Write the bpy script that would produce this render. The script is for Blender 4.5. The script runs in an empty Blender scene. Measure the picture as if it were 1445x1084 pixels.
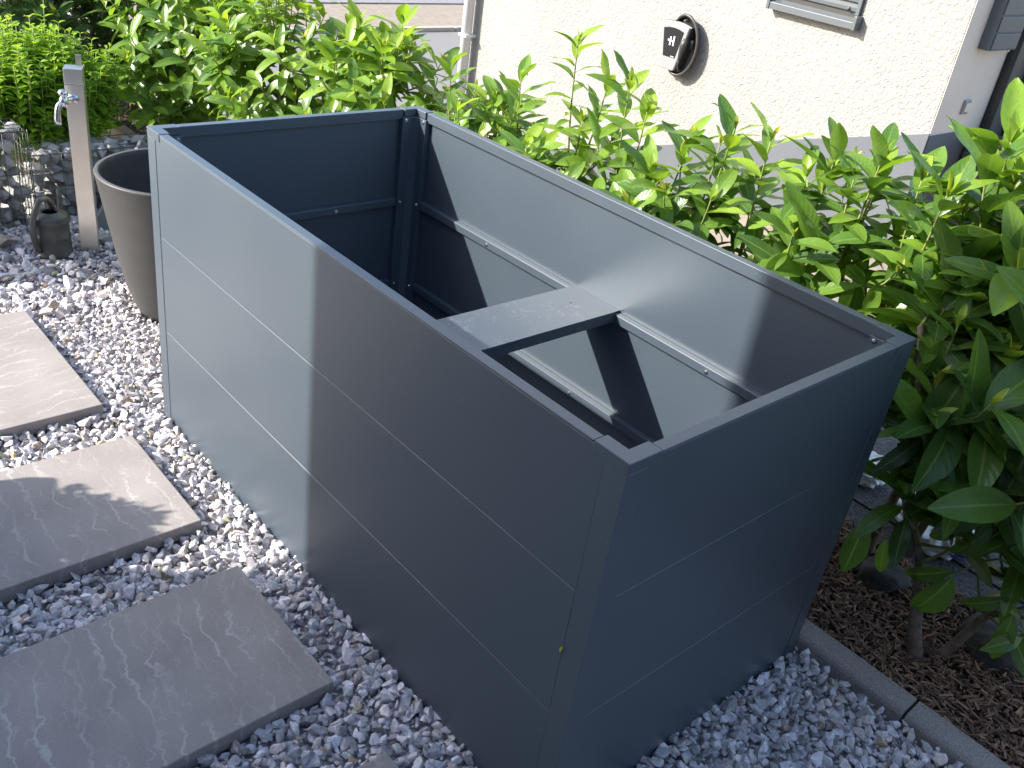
import bpy, bmesh, math, random
import numpy as np
from mathutils import Vector, Matrix, noise
R = random.Random(7)
NR = np.random.RandomState(11)
sc = bpy.context.scene
COL = sc.collection

# ------------------------------------------------------------------ camera
CAM = Vector((-1.1054, -0.7837, 1.9135))
cam_d = bpy.data.cameras.new('camera'); cam = bpy.data.objects.new('camera', cam_d); COL.objects.link(cam)
RW = Matrix(((0.74924965, -0.64879663, 0.13299588), (0.2428161, 0.45593288, 0.85625087), (-0.61616987, -0.60925212, 0.49914582)))
cam.matrix_world = Matrix.Translation(CAM) @ RW.transposed().to_4x4()
cam_d.sensor_width = 36; cam_d.lens = 36 * 1326.87 / 1445; cam_d.clip_start = 0.05; cam_d.clip_end = 500
sc.camera = cam
F = 1326.87
def project(p):
    q = RW @ (Vector(p) - CAM)
    if q.z > -0.05: return None
    return (722.5 + F * q.x / -q.z, 542 - F * q.y / -q.z, -q.z)
# ------------------------------------------------------------------ light
SUN = Vector((1, -0.62, -0.725)).normalized()          # direction the light travels
w = bpy.data.worlds.new('World'); sc.world = w; w.use_nodes = True
nt = w.node_tree; bg = nt.nodes['Background']
sky = nt.nodes.new('ShaderNodeTexSky'); sky.sky_type = 'NISHITA'; sky.sun_disc = False
sky.sun_elevation = math.asin(-SUN.z); sky.sun_rotation = math.atan2(-SUN.x, -SUN.y)
sky.air_density = 1.0; sky.dust_density = 1.6; sky.ozone_density = 1.0
nt.links.new(sky.outputs[0], bg.inputs[0]); bg.inputs[1].default_value = 0.15
ld = bpy.data.lights.new('sun', 'SUN'); ld.energy = 4.0; ld.angle = math.radians(0.53); ld.color = (1.0, 0.945, 0.865)
lo = bpy.data.objects.new('sun', ld); COL.objects.link(lo)
lo.rotation_euler = SUN.to_track_quat('-Z', 'Y').to_euler(); lo.location = (-6, 4, 8)
sc.view_settings.view_transform = 'Standard'; sc.view_settings.look = 'None'
sc.view_settings.gamma = 1.0; sc.view_settings.use_curve_mapping = False
sc.view_settings.exposure = 1.36
try:
    sc.cycles.use_denoising = True; sc.cycles.denoiser = 'OPENIMAGEDENOISE'
    sc.cycles.max_bounces = 8; sc.cycles.transparent_max_bounces = 8
    sc.cycles.sample_clamp_indirect = 6.0
except Exception: pass

# ------------------------------------------------------------------ materials
def mat(name):
    m = bpy.data.materials.new(name); m.use_nodes = True
    return m, m.node_tree.nodes, m.node_tree.links, m.node_tree.nodes['Principled BSDF']
def simple(name, col, rough=0.5, metal=0.0, spec=0.5, nscale=0, namt=0.1, bscale=0, bamt=0.0, bdist=0.002, coord='Object'):
    m, N, L, b = mat(name)
    b.inputs['Base Color'].default_value = (*col, 1); b.inputs['Roughness'].default_value = rough
    b.inputs['Metallic'].default_value = metal; b.inputs['Specular IOR Level'].default_value = spec
    tc = N.new('ShaderNodeTexCoord')
    if nscale:
        n = N.new('ShaderNodeTexNoise'); n.inputs['Scale'].default_value = nscale; n.inputs['Detail'].default_value = 6
        L.new(tc.outputs[coord], n.inputs['Vector'])
        mx = N.new('ShaderNodeMix'); mx.data_type = 'RGBA'
        mx.inputs[6].default_value = tuple(c * (1 - namt) for c in col) + (1,)
        mx.inputs[7].default_value = tuple(min(1, c * (1 + namt)) for c in col) + (1,)
        mr = N.new('ShaderNodeMapRange'); mr.inputs[1].default_value = 0.3; mr.inputs[2].default_value = 0.7
        L.new(n.outputs[0], mr.inputs[0]); L.new(mr.outputs[0], mx.inputs[0]); L.new(mx.outputs[2], b.inputs['Base Color'])
    if bscale:
        n2 = N.new('ShaderNodeTexNoise'); n2.inputs['Scale'].default_value = bscale; n2.inputs['Detail'].default_value = 4
        L.new(tc.outputs[coord], n2.inputs['Vector'])
        bp = N.new('ShaderNodeBump'); bp.inputs['Strength'].default_value = bamt; bp.inputs['Distance'].default_value = bdist
        L.new(n2.outputs[0], bp.inputs['Height']); L.new(bp.outputs[0], b.inputs['Normal'])
    return m
M = {}
def powder():
    m, N, L, b = mat('powder_coat')
    tc = N.new('ShaderNodeTexCoord')
    n = N.new('ShaderNodeTexNoise'); n.inputs['Scale'].default_value = 900; n.inputs['Detail'].default_value = 2
    n2 = N.new('ShaderNodeTexNoise'); n2.inputs['Scale'].default_value = 2.2; n2.inputs['Detail'].default_value = 5
    n3 = N.new('ShaderNodeTexNoise'); n3.inputs['Scale'].default_value = 60; n3.inputs['Detail'].default_value = 3
    for x in (n, n2, n3): L.new(tc.outputs['Object'], x.inputs['Vector'])
    cr = N.new('ShaderNodeValToRGB'); cr.color_ramp.elements[0].position = .3; cr.color_ramp.elements[1].position = .7
    cr.color_ramp.elements[0].color = (0.043, 0.061, 0.082, 1); cr.color_ramp.elements[1].color = (0.050, 0.069, 0.091, 1)
    L.new(n2.outputs[0], cr.inputs[0]); 
    # a few dusty specks
    r3 = N.new('ShaderNodeMapRange'); r3.inputs[1].default_value = .70; r3.inputs[2].default_value = .80; r3.inputs[3].default_value = 0; r3.inputs[4].default_value = .35
    L.new(n3.outputs[0], r3.inputs[0])
    mx = N.new('ShaderNodeMix'); mx.data_type = 'RGBA'; mx.inputs[7].default_value = (.2, .21, .2, 1)
    L.new(r3.outputs[0], mx.inputs[0]); L.new(cr.outputs[0], mx.inputs[6]); L.new(mx.outputs[2], b.inputs['Base Color'])
    rr = N.new('ShaderNodeMapRange'); rr.inputs[3].default_value = .40; rr.inputs[4].default_value = .48
    L.new(n2.outputs[0], rr.inputs[0]); L.new(rr.outputs[0], b.inputs['Roughness'])
    b.inputs['Specular IOR Level'].default_value = .8
    b.inputs['Coat Weight'].default_value = .24; b.inputs['Coat Roughness'].default_value = .30; b.inputs['Coat IOR'].default_value = 1.6
    bp = N.new('ShaderNodeBump'); bp.inputs['Strength'].default_value = .12; bp.inputs['Distance'].default_value = .0004
    bp2 = N.new('ShaderNodeBump'); bp2.inputs['Strength'].default_value = .25; bp2.inputs['Distance'].default_value = .004
    n4 = N.new('ShaderNodeTexNoise'); n4.inputs['Scale'].default_value = 3.0; n4.inputs['Detail'].default_value = 1
    L.new(tc.outputs['Object'], n4.inputs['Vector'])
    L.new(n.outputs[0], bp.inputs['Height']); L.new(n4.outputs[0], bp2.inputs['Height']); L.new(bp2.outputs[0], bp.inputs['Normal'])
    L.new(bp.outputs[0], b.inputs['Normal'])
    gl = N.new('ShaderNodeBsdfGlossy'); gl.inputs['Color'].default_value = (.78, .92, 1.0, 1); gl.inputs['Roughness'].default_value = .60
    L.new(bp.outputs[0], gl.inputs['Normal'])
    ms = N.new('ShaderNodeMixShader'); ms.inputs[0].default_value = .03
    L.new(b.outputs[0], ms.inputs[1]); L.new(gl.outputs[0], ms.inputs[2]); L.new(ms.outputs[0], N['Material Output'].inputs[0])
    return m
M['metal'] = powder()
def powder_marked():
    m = M['metal'].copy(); m.name = 'powder_coat_water_marks'; N = m.node_tree.nodes; L = m.node_tree.links; b = N['Principled BSDF']
    tc = [x for x in N if x.type == 'TEX_COORD'][0]
    v = N.new('ShaderNodeTexVoronoi'); v.inputs['Scale'].default_value = 52; v.feature = 'SMOOTH_F1'; v.inputs['Smoothness'].default_value = .3
    nz = N.new('ShaderNodeTexNoise'); nz.inputs['Scale'].default_value = 40
    mv = N.new('ShaderNodeMix'); mv.data_type = 'RGBA'; mv.inputs[0].default_value = .06
    L.new(tc.outputs['Object'], mv.inputs[6]); L.new(tc.outputs['Object'], nz.inputs[0]); L.new(nz.outputs[1], mv.inputs[7]); L.new(mv.outputs[2], v.inputs[0])
    r = N.new('ShaderNodeMapRange'); r.inputs[1].default_value = .42; r.inputs[2].default_value = .25; r.inputs[3].default_value = 0; r.inputs[4].default_value = .20
    L.new(v.outputs[0], r.inputs[0])
    nb = N.new('ShaderNodeTexNoise'); nb.inputs['Scale'].default_value = 9; L.new(tc.outputs['Object'], nb.inputs[0])
    rb = N.new('ShaderNodeMapRange'); rb.inputs[1].default_value = .42; rb.inputs[2].default_value = .58; L.new(nb.outputs[0], rb.inputs[0])
    mu = N.new('ShaderNodeMath'); mu.operation = 'MULTIPLY'; L.new(r.outputs[0], mu.inputs[0]); L.new(rb.outputs[0], mu.inputs[1])
    old = b.inputs['Base Color'].links[0].from_socket
    mx = N.new('ShaderNodeMix'); mx.data_type = 'RGBA'; mx.inputs[7].default_value = (.34, .34, .30, 1)
    L.new(mu.outputs[0], mx.inputs[0]); L.new(old, mx.inputs[6]); L.new(mx.outputs[2], b.inputs['Base Color'])
    return m
M['metal_marked'] = powder_marked()
M['bolt'] = simple('zinc_bolt', (.75, .74, .72), .25, 1.0)
M['dark'] = simple('dark_seam', (.012, .013, .016), .6)
M['steel'] = simple('brushed_stainless', (.84, .79, .70), .30, 1.0, nscale=3, namt=.12, bscale=120, bamt=.06, bdist=.001)
M['chrome'] = simple('polished_chrome', (.75, .75, .77), .12, 1.0)
M['can'] = simple('dark_green_plastic', (.06, .064, .060), .4, bscale=30, bamt=.1, nscale=14, namt=.25)
M['pot'] = simple('slate_plastic', (.068, .067, .066), .5, nscale=18, namt=.07, bscale=160, bamt=.3, bdist=.001)
M['potin'] = simple('pot_inside', (.05, .05, .055), .6, nscale=18, namt=.18)
M['plinth'] = simple('plinth_paint', (.115, .125, .14), .8, nscale=4, namt=.06, bscale=120, bamt=.4, bdist=.003)
M['pipe'] = simple('painted_downpipe', (.62, .63, .64), .4)
M['ant'] = simple('anthracite_frame', (.10, .115, .125), .4, bscale=40, bamt=.05)
M['antdark'] = simple('anthracite_door', (.05, .05, .048), .45, nscale=5, namt=.2)
M['white'] = simple('white_plastic', (.27, .275, .28), .35)
M['mark'] = simple('white_print', (.8, .8, .8), .5)
M['black'] = simple('black_gloss', (.02, .02, .022), .2)
M['rubber'] = simple('rubber_cable', (.05, .047, .045), .4)
M['brown'] = simple('dark_brown_wood', (.06, .035, .025), .6, nscale=20, namt=.3)
M['soil'] = simple('dark_soil', (.035, .026, .02), .95, nscale=30, namt=.4, bscale=60, bamt=.6, bdist=.01)
M['subgravel'] = simple('fine_grit', (.45, .45, .46), .9, nscale=60, namt=.5, bscale=90, bamt=.8, bdist=.01)
M['paving'] = simple('beige_paving', (.27, .225, .18), .85, nscale=12, namt=.15, bscale=60, bamt=.3, bdist=.004)
M['asphalt'] = simple('asphalt', (.20, .195, .195), .9, nscale=120, namt=.25, bscale=150, bamt=.5, bdist=.004)
M['roughwall'] = simple('rough_grey_concrete', (.10, .10, .105), .95, nscale=70, namt=.5, bscale=110, bamt=1.0, bdist=.012)
M['edging'] = simple('concrete_edging', (.30, .275, .255), .9, nscale=220, namt=.35, bscale=260, bamt=.35, bdist=.002)
M['wire'] = simple('galvanised_wire', (.16, .16, .155), .5, .5)
M['bark'] = simple('laurel_bark', (.16, .12, .09), .85, nscale=40, namt=.4, bscale=70, bamt=.6, bdist=.004)
M['twig'] = simple('green_twig', (.22, .25, .07), .6, nscale=30, namt=.25)
M['sack'] = simple('white_sack_film', (.80, .80, .80), .28, bscale=26, bamt=.5, bdist=.01)
M['sackblue'] = simple('blue_print', (.05, .04, .30), .35)
M['petal'] = simple('yellow_petal', (.6, .62, .05), .6)
M['slate'] = simple('slate_board', (.16, .18, .20), .7, nscale=8, namt=.2)
def render_plaster():
    m, N, L, b = mat('white_render'); b.inputs['Roughness'].default_value = .9
    tc = N.new('ShaderNodeTexCoord')
    n = N.new('ShaderNodeTexNoise'); n.inputs['Scale'].default_value = 42; n.inputs['Detail'].default_value = 3; n.inputs['Distortion'].default_value = .8
    n2 = N.new('ShaderNodeTexNoise'); n2.inputs['Scale'].default_value = 1.5; n2.inputs['Detail'].default_value = 5
    L.new(tc.outputs['Object'], n.inputs[0]); L.new(tc.outputs['Object'], n2.inputs[0])
    cr = N.new('ShaderNodeValToRGB'); cr.color_ramp.elements[0].position = .3; cr.color_ramp.elements[1].position = .7
    cr.color_ramp.elements[0].color = (.305, .296, .275, 1); cr.color_ramp.elements[1].color = (.34, .330, .308, 1)
    L.new(n2.outputs[0], cr.inputs[0]); L.new(cr.outputs[0], b.inputs['Base Color'])
    bp = N.new('ShaderNodeBump'); bp.inputs['Strength'].default_value = 1.0; bp.inputs['Distance'].default_value = .014
    L.new(n.outputs[0], bp.inputs['Height']); L.new(bp.outputs[0], b.inputs['Normal'])
    return m
M['render'] = render_plaster()
M['render_smooth_bounce'] = simple('smooth_render_bounce_lit', (.74, .64, .54), .9, nscale=3, namt=.05, bscale=60, bamt=.25, bdist=.004)  # warm bounce light on the shaded side wall is put into this colour
def stone_mat(name='marble_gravel', vein=1.0):
    m, N, L, b = mat(name); b.inputs['Roughness'].default_value = .55
    at = N.new('ShaderNodeAttribute'); at.attribute_name = 'tint'
    tc = N.new('ShaderNodeTexCoord')
    n = N.new('ShaderNodeTexNoise'); n.inputs['Scale'].default_value = 55; n.inputs['Detail'].default_value = 5; n.inputs['Distortion'].default_value = 1.2
    L.new(tc.outputs['Object'], n.inputs[0])
    r = N.new('ShaderNodeMapRange'); r.inputs[1].default_value = .35; r.inputs[2].default_value = .68; r.inputs[3].default_value = .72; r.inputs[4].default_value = 1.22
    L.new(n.outputs[0], r.inputs[0])
    v = N.new('ShaderNodeTexNoise'); v.inputs['Scale'].default_value = 38; v.inputs['Detail'].default_value = 3; v.inputs['Distortion'].default_value = 2.5
    L.new(tc.outputs['Object'], v.inputs[0])
    ab = N.new('ShaderNodeMath'); ab.operation = 'SUBTRACT'; ab.inputs[1].default_value = .5; L.new(v.outputs[0], ab.inputs[0])
    ab2 = N.new('ShaderNodeMath'); ab2.operation = 'ABSOLUTE'; L.new(ab.outputs[0], ab2.inputs[0])
    vr = N.new('ShaderNodeMapRange'); vr.inputs[1].default_value = 0; vr.inputs[2].default_value = .025; vr.inputs[3].default_value = .5 * vein; vr.inputs[4].default_value = 0
    L.new(ab2.outputs[0], vr.inputs[0])
    mu = N.new('ShaderNodeMix'); mu.data_type = 'RGBA'; mu.blend_type = 'MULTIPLY'; mu.inputs[0].default_value = 1
    L.new(at.outputs['Color'], mu.inputs[6]); L.new(r.outputs[0], mu.inputs[7])
    m2 = N.new('ShaderNodeMix'); m2.data_type = 'RGBA'; m2.inputs[7].default_value = (.82, .82, .83, 1)
    L.new(vr.outputs[0], m2.inputs[0]); L.new(mu.outputs[2], m2.inputs[6]); L.new(m2.outputs[2], b.inputs['Base Color'])
    bp = N.new('ShaderNodeBump'); bp.inputs['Strength'].default_value = .5; bp.inputs['Distance'].default_value = .002
    L.new(n.outputs[0], bp.inputs['Height']); L.new(bp.outputs[0], b.inputs['Normal'])
    return m
M['gravel'] = stone_mat()
M['rock'] = stone_mat('quarry_stone', .9)
def chip_mat():
    m, N, L, b = mat('bark_chips'); b.inputs['Roughness'].default_value = .8
    at = N.new('ShaderNodeAttribute'); at.attribute_name = 'tint'; L.new(at.outputs['Color'], b.inputs['Base Color'])
    return m
M['chips'] = chip_mat()
def slab_mat(name, ang, off=0.0, tone=1.0):
    m, N, L, b = mat(name); b.inputs['Roughness'].default_value = .78
    tc = N.new('ShaderNodeTexCoord'); mp = N.new('ShaderNodeMapping'); mp.inputs['Rotation'].default_value = (0, 0, ang); mp.inputs['Location'].default_value = (off, off * .7, 0)
    L.new(tc.outputs['Object'], mp.inputs[0])
    def veins(scale, dist, thr, amt, mscale, m0, m1):
        wv = N.new('ShaderNodeTexWave'); wv.inputs['Scale'].default_value = scale; wv.inputs['Distortion'].default_value = dist
        wv.inputs['Detail'].default_value = 4; wv.inputs['Detail Scale'].default_value = 1.3; wv.inputs['Detail Roughness'].default_value = .62
        L.new(mp.outputs[0], wv.inputs[0])
        r = N.new('ShaderNodeMapRange'); r.inputs[1].default_value = thr; r.inputs[2].default_value = 1; r.inputs[3].default_value = 0; r.inputs[4].default_value = amt
        L.new(wv.outputs['Fac'], r.inputs[0])
        brk = N.new('ShaderNodeTexNoise'); brk.inputs['Scale'].default_value = mscale; brk.inputs['Detail'].default_value = 5; L.new(mp.outputs[0], brk.inputs[0])
        br = N.new('ShaderNodeMapRange'); br.inputs[1].default_value = m0; br.inputs[2].default_value = m1; L.new(brk.outputs[0], br.inputs[0])
        q = N.new('ShaderNodeMath'); q.operation = 'MULTIPLY'; L.new(r.outputs[0], q.inputs[0]); L.new(br.outputs[0], q.inputs[1]); return q
    va = veins(4.6, 9, .93, .46, 6, .40, .58); vb = veins(7.3, 12, .95, .30, 11, .42, .62)
    mm = N.new('ShaderNodeMath'); mm.operation = 'MAXIMUM'; L.new(va.outputs[0], mm.inputs[0]); L.new(vb.outputs[0], mm.inputs[1])
    n = N.new('ShaderNodeTexNoise'); n.inputs['Scale'].default_value = 420; n.inputs['Detail'].default_value = 2
    n2 = N.new('ShaderNodeTexNoise'); n2.inputs['Scale'].default_value = 5; n2.inputs['Detail'].default_value = 6
    L.new(tc.outputs['Object'], n.inputs[0]); L.new(tc.outputs['Object'], n2.inputs[0])
    cr = N.new('ShaderNodeValToRGB'); cr.color_ramp.elements[0].position = .3; cr.color_ramp.elements[1].position = .7
    cr.color_ramp.elements[0].color = (.235 * tone, .210 * tone, .198 * tone, 1); cr.color_ramp.elements[1].color = (.365 * tone, .333 * tone, .315 * tone, 1)
    ad = N.new('ShaderNodeMix'); ad.data_type = 'FLOAT'; ad.inputs[0].default_value = .45
    L.new(n2.outputs[0], ad.inputs[2]); L.new(n.outputs[0], ad.inputs[3]); L.new(ad.outputs[0], cr.inputs[0])
    mx = N.new('ShaderNodeMix'); mx.data_type = 'RGBA'; mx.inputs[7].default_value = (.56, .53, .51, 1)
    L.new(mm.outputs[0], mx.inputs[0]); L.new(cr.outputs[0], mx.inputs[6]); L.new(mx.outputs[2], b.inputs['Base Color'])
    bp = N.new('ShaderNodeBump'); bp.inputs['Strength'].default_value = .3; bp.inputs['Distance'].default_value = .0015
    L.new(n.outputs[0], bp.inputs['Height']); L.new(bp.outputs[0], b.inputs['Normal'])
    return m
def leaf_mat(name, stops, under, veins=True, trans=.32, rough=.29):
    m, N, L, b = mat(name)
    at = N.new('ShaderNodeAttribute'); at.attribute_name = 'tone'
    cr = N.new('ShaderNodeValToRGB'); e = cr.color_ramp.elements
    e[0].position = stops[0][0]; e[0].color = (*stops[0][1], 1); e[1].position = stops[-1][0]; e[1].color = (*stops[-1][1], 1)
    for p, c in stops[1:-1]:
        x = e.new(p); x.color = (*c, 1)
    L.new(at.outputs['Fac'], cr.inputs[0])
    uv = N.new('ShaderNodeUVMap'); uv.uv_map = 'UVMap'
    sp = N.new('ShaderNodeSeparateXYZ'); L.new(uv.outputs[0], sp.inputs[0])
    s = N.new('ShaderNodeMath'); s.operation = 'SUBTRACT'; s.inputs[1].default_value = .5; L.new(sp.outputs[0], s.inputs[0])
    a = N.new('ShaderNodeMath'); a.operation = 'ABSOLUTE'; L.new(s.outputs[0], a.inputs[0])
    mid = N.new('ShaderNodeMapRange'); mid.inputs[1].default_value = .02; mid.inputs[2].default_value = .05; mid.inputs[3].default_value = .75; mid.inputs[4].default_value = 0
    L.new(a.outputs[0], mid.inputs[0])
    # side veins
    k = N.new('ShaderNodeMath'); k.operation = 'MULTIPLY_ADD'; k.inputs[1].default_value = -.55; L.new(a.outputs[0], k.inputs[0]); L.new(sp.outputs[1], k.inputs[2])
    k2 = N.new('ShaderNodeMath'); k2.operation = 'MULTIPLY'; k2.inputs[1].default_value = 58; L.new(k.outputs[0], k2.inputs[0])
    si = N.new('ShaderNodeMath'); si.operation = 'SINE'; L.new(k2.outputs[0], si.inputs[0])
    sv = N.new('ShaderNodeMapRange'); sv.inputs[1].default_value = .82; sv.inputs[2].default_value = 1; sv.inputs[3].default_value = 0; sv.inputs[4].default_value = .16 if veins else 0
    L.new(si.outputs[0], sv.inputs[0])
    mxv = N.new('ShaderNodeMath'); mxv.operation = 'MAXIMUM'; L.new(mid.outputs[0], mxv.inputs[0]); L.new(sv.outputs[0], mxv.inputs[1])
    lt = N.new('ShaderNodeMix'); lt.data_type = 'RGBA'; lt.inputs[7].default_value = (.20, .30, .08, 1)
    tc = N.new('ShaderNodeTexCoord'); nz = N.new('ShaderNodeTexNoise'); nz.inputs['Scale'].default_value = 14; nz.inputs['Detail'].default_value = 4
    L.new(tc.outputs['Object'], nz.inputs[0])
    nr = N.new('ShaderNodeMapRange'); nr.inputs[3].default_value = .75; nr.inputs[4].default_value = 1.25; L.new(nz.outputs[0], nr.inputs[0])
    mu = N.new('ShaderNodeMix'); mu.data_type = 'RGBA'; mu.blend_type = 'MULTIPLY'; mu.inputs[0].default_value = 1
    L.new(cr.outputs[0], mu.inputs[6]); L.new(nr.outputs[0], mu.inputs[7])
    L.new(mxv.outputs[0], lt.inputs[0]); L.new(mu.outputs[2], lt.inputs[6])
    geo = N.new('ShaderNodeNewGeometry')
    un = N.new('ShaderNodeMix'); un.data_type = 'RGBA'; un.blend_type = 'MIX'; un.inputs[7].default_value = (*under, 1)
    ub = N.new('ShaderNodeMath'); ub.operation = 'MULTIPLY'; ub.inputs[1].default_value = .6; L.new(geo.outputs['Backfacing'], ub.inputs[0])
    L.new(ub.outputs[0], un.inputs[0]); L.new(lt.outputs[2], un.inputs[6]); L.new(un.outputs[2], b.inputs['Base Color'])
    ra = N.new('ShaderNodeMapRange'); ra.inputs[3].default_value = rough; ra.inputs[4].default_value = .6; L.new(geo.outputs['Backfacing'], ra.inputs[0]); L.new(ra.outputs[0], b.inputs['Roughness'])
    b.inputs['Specular IOR Level'].default_value = .5
    bp = N.new('ShaderNodeBump'); bp.inputs['Strength'].default_value = .35; bp.inputs['Distance'].default_value = .002
    hh = N.new('ShaderNodeMath'); hh.operation = 'MULTIPLY_ADD'; hh.inputs[1].default_value = -.22; L.new(si.outputs[0], hh.inputs[0]); L.new(nz.outputs[0], hh.inputs[2])
    L.new(hh.outputs[0], bp.inputs['Height']); L.new(bp.outputs[0], b.inputs['Normal'])
    tr = N.new('ShaderNodeBsdfTranslucent')
    tb = N.new('ShaderNodeMix'); tb.data_type = 'RGBA'; tb.blend_type = 'MULTIPLY'; tb.inputs[0].default_value = 1; tb.inputs[7].default_value = (2.3, 2.2, .9, 1)
    L.new(lt.outputs[2], tb.inputs[6]); L.new(tb.outputs[2], tr.inputs[0])
    ms = N.new('ShaderNodeMixShader'); ms.inputs[0].default_value = trans
    L.new(b.outputs[0], ms.inputs[1]); L.new(tr.outputs[0], ms.inputs[2]); L.new(ms.outputs[0], N['Material Output'].inputs[0])
    return m
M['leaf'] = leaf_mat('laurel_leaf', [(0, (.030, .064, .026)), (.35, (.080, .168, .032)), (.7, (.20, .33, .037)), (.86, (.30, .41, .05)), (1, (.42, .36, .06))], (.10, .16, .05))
M['mint'] = leaf_mat('mint_leaf', [(0, (.07, .16, .02)), (.5, (.21, .37, .03)), (1, (.40, .56, .05))], (.13, .22, .05), veins=False, trans=.35, rough=.5)

# ------------------------------------------------------------------ object helpers
def tag(o, label=None, cat=None, group=None, kind=None):
    if label: o['label'] = label
    if cat: o['category'] = cat
    if group: o['group'] = group
    if kind: o['kind'] = kind
    return o
def empty(name, loc, label=None, cat=None, group=None, rz=0):
    o = bpy.data.objects.new(name, None); COL.objects.link(o); o.location = loc; o.rotation_euler = (0, 0, rz)
    o.empty_display_size = .1
    bpy.context.view_layer.update() if False else None
    return tag(o, label, cat, group)
def link(name, me, parent=None, m=None, world=True):
    o = bpy.data.objects.new(name, me); COL.objects.link(o)
    if m is not None and not me.materials: me.materials.append(m)
    if parent is not None:
        o.parent = parent
        if world: o.matrix_parent_inverse = wm(parent).inverted()
    return o
def wm(o):
    mtx = Matrix.LocRotScale(o.location, o.rotation_euler, o.scale)
    if o.parent: mtx = wm(o.parent) @ o.matrix_parent_inverse @ mtx
    return mtx
def fin(bm, name, parent=None, m=None, smooth=False):
    bmesh.ops.recalc_face_normals(bm, faces=bm.faces)
    me = bpy.data.meshes.new(name); bm.to_mesh(me); bm.free()
    if smooth:
        for p in me.polygons: p.use_smooth = True
    return link(name, me, parent, m)
def addbox(bm, x0, x1, y0, y1, z0, z1, bev=0.0, seg=2, mtx=None):
    g = bmesh.ops.create_cube(bm, size=1)
    vs = g['verts']
    bmesh.ops.scale(bm, vec=(x1 - x0, y1 - y0, z1 - z0), verts=vs)
    bmesh.ops.translate(bm, vec=((x0 + x1) / 2, (y0 + y1) / 2, (z0 + z1) / 2), verts=vs)
    if bev:
        es = list({e for v in vs for e in v.link_edges})
        r = bmesh.ops.bevel(bm, geom=es, offset=bev, segments=seg, affect='EDGES', profile=.5)
        vs = list({v for f in r['faces'] for v in f.verts} | {v for v in vs if v.is_valid})
    if mtx is not None: bmesh.ops.transform(bm, matrix=mtx, verts=[v for v in vs if v.is_valid])
    return vs
def box(name, x0, x1, y0, y1, z0, z1, m, parent=None, bev=0.0, seg=2):
    bm = bmesh.new(); addbox(bm, x0, x1, y0, y1, z0, z1, bev, seg); return fin(bm, name, parent, m)
def prism(name, pts, axis, a0, a1, m, parent=None, bev=0.0, seg=2):
    """extrude a 2D polygon along an axis; pts are the two other coordinates in order"""
    bm = bmesh.new()
    def P(p, a):
        return {'x': (a, p[0], p[1]), 'y': (p[0], a, p[1]), 'z': (p[0], p[1], a)}[axis]
    lo_ = [bm.verts.new(P(p, a0)) for p in pts]; hi = [bm.verts.new(P(p, a1)) for p in pts]
    bm.faces.new(lo_); bm.faces.new(hi[::-1])
    n = len(pts)
    for i in range(n): bm.faces.new((lo_[i], hi[i], hi[(i + 1) % n], lo_[(i + 1) % n]))
    bmesh.ops.recalc_face_normals(bm, faces=bm.faces)
    if bev: bmesh.ops.bevel(bm, geom=list(bm.edges), offset=bev, segments=seg, affect='EDGES', profile=.5)
    return fin(bm, name, parent, m)
def tube_data(pts, rad, n=8, closed=False):
    pts = [Vector(p) for p in pts]; V = []; Fc = []
    if not hasattr(rad, '__len__'): rad = [rad] * len(pts)
    up = Vector((0.13, 0.21, 1)); prev = None
    for i, p in enumerate(pts):
        a = pts[(i - 1) % len(pts)] if (i or closed) else p; b = pts[(i + 1) % len(pts)] if (i < len(pts) - 1 or closed) else p
        t = (b - a).normalized()
        if prev is None: s = t.cross(up).normalized()
        else: s = (prev - t * prev.dot(t)).normalized()
        prev = s; q = t.cross(s)
        for k in range(n):
            an = 2 * math.pi * k / n; V.append(p + (s * math.cos(an) + q * math.sin(an)) * rad[i])
    m_ = len(pts)
    for i in range(m_ if closed else m_ - 1):
        j = (i + 1) % m_
        for k in range(n):
            k2 = (k + 1) % n; Fc.append((i * n + k, i * n + k2, j * n + k2, j * n + k))
    if not closed:
        Fc.append(tuple(range(n))[::-1]); Fc.append(tuple((m_ - 1) * n + k for k in range(n)))
    return V, Fc
def tube(name, pts, rad, m, parent=None, n=8, closed=False):
    V, Fc = tube_data(pts, rad, n, closed)
    me = bpy.data.meshes.new(name); me.from_pydata([tuple(v) for v in V], [], Fc)
    for p in me.polygons: p.use_smooth = True
    return link(name, me, parent, m)
def tubes(name, lst, m, parent=None, n=5):
    VV = []; FF = []
    for pts, rad in lst:
        V, Fc = tube_data(pts, rad, n); o = len(VV); VV += [tuple(v) for v in V]; FF += [tuple(i + o for i in f) for f in Fc]
    me = bpy.data.meshes.new(name); me.from_pydata(VV, [], FF)
    for p in me.polygons: p.use_smooth = True
    return link(name, me, parent, m)
def lathe(name, prof, m, parent=None, c=(0, 0, 0), n=48, smooth=True):
    V = []; Fc = []
    for r, z in prof:
        for k in range(n):
            a = 2 * math.pi * k / n; V.append((c[0] + r * math.cos(a), c[1] + r * math.sin(a), c[2] + z))
    for i in range(len(prof) - 1):
        for k in range(n):
            k2 = (k + 1) % n; Fc.append((i * n + k, i * n + k2, (i + 1) * n + k2, (i + 1) * n + k))
    me = bpy.data.meshes.new(name); me.from_pydata(V, [], Fc)
    for p in me.polygons: p.use_smooth = smooth
    return link(name, me, parent, m)
def bez(p0, p1, p2, p3, n=10):
    out = []
    for i in range(n + 1):
        t = i / n; out.append(Vector(p0) * (1 - t) ** 3 + Vector(p1) * 3 * t * (1 - t) ** 2 + Vector(p2) * 3 * t * t * (1 - t) + Vector(p3) * t ** 3)
    return out
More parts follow.
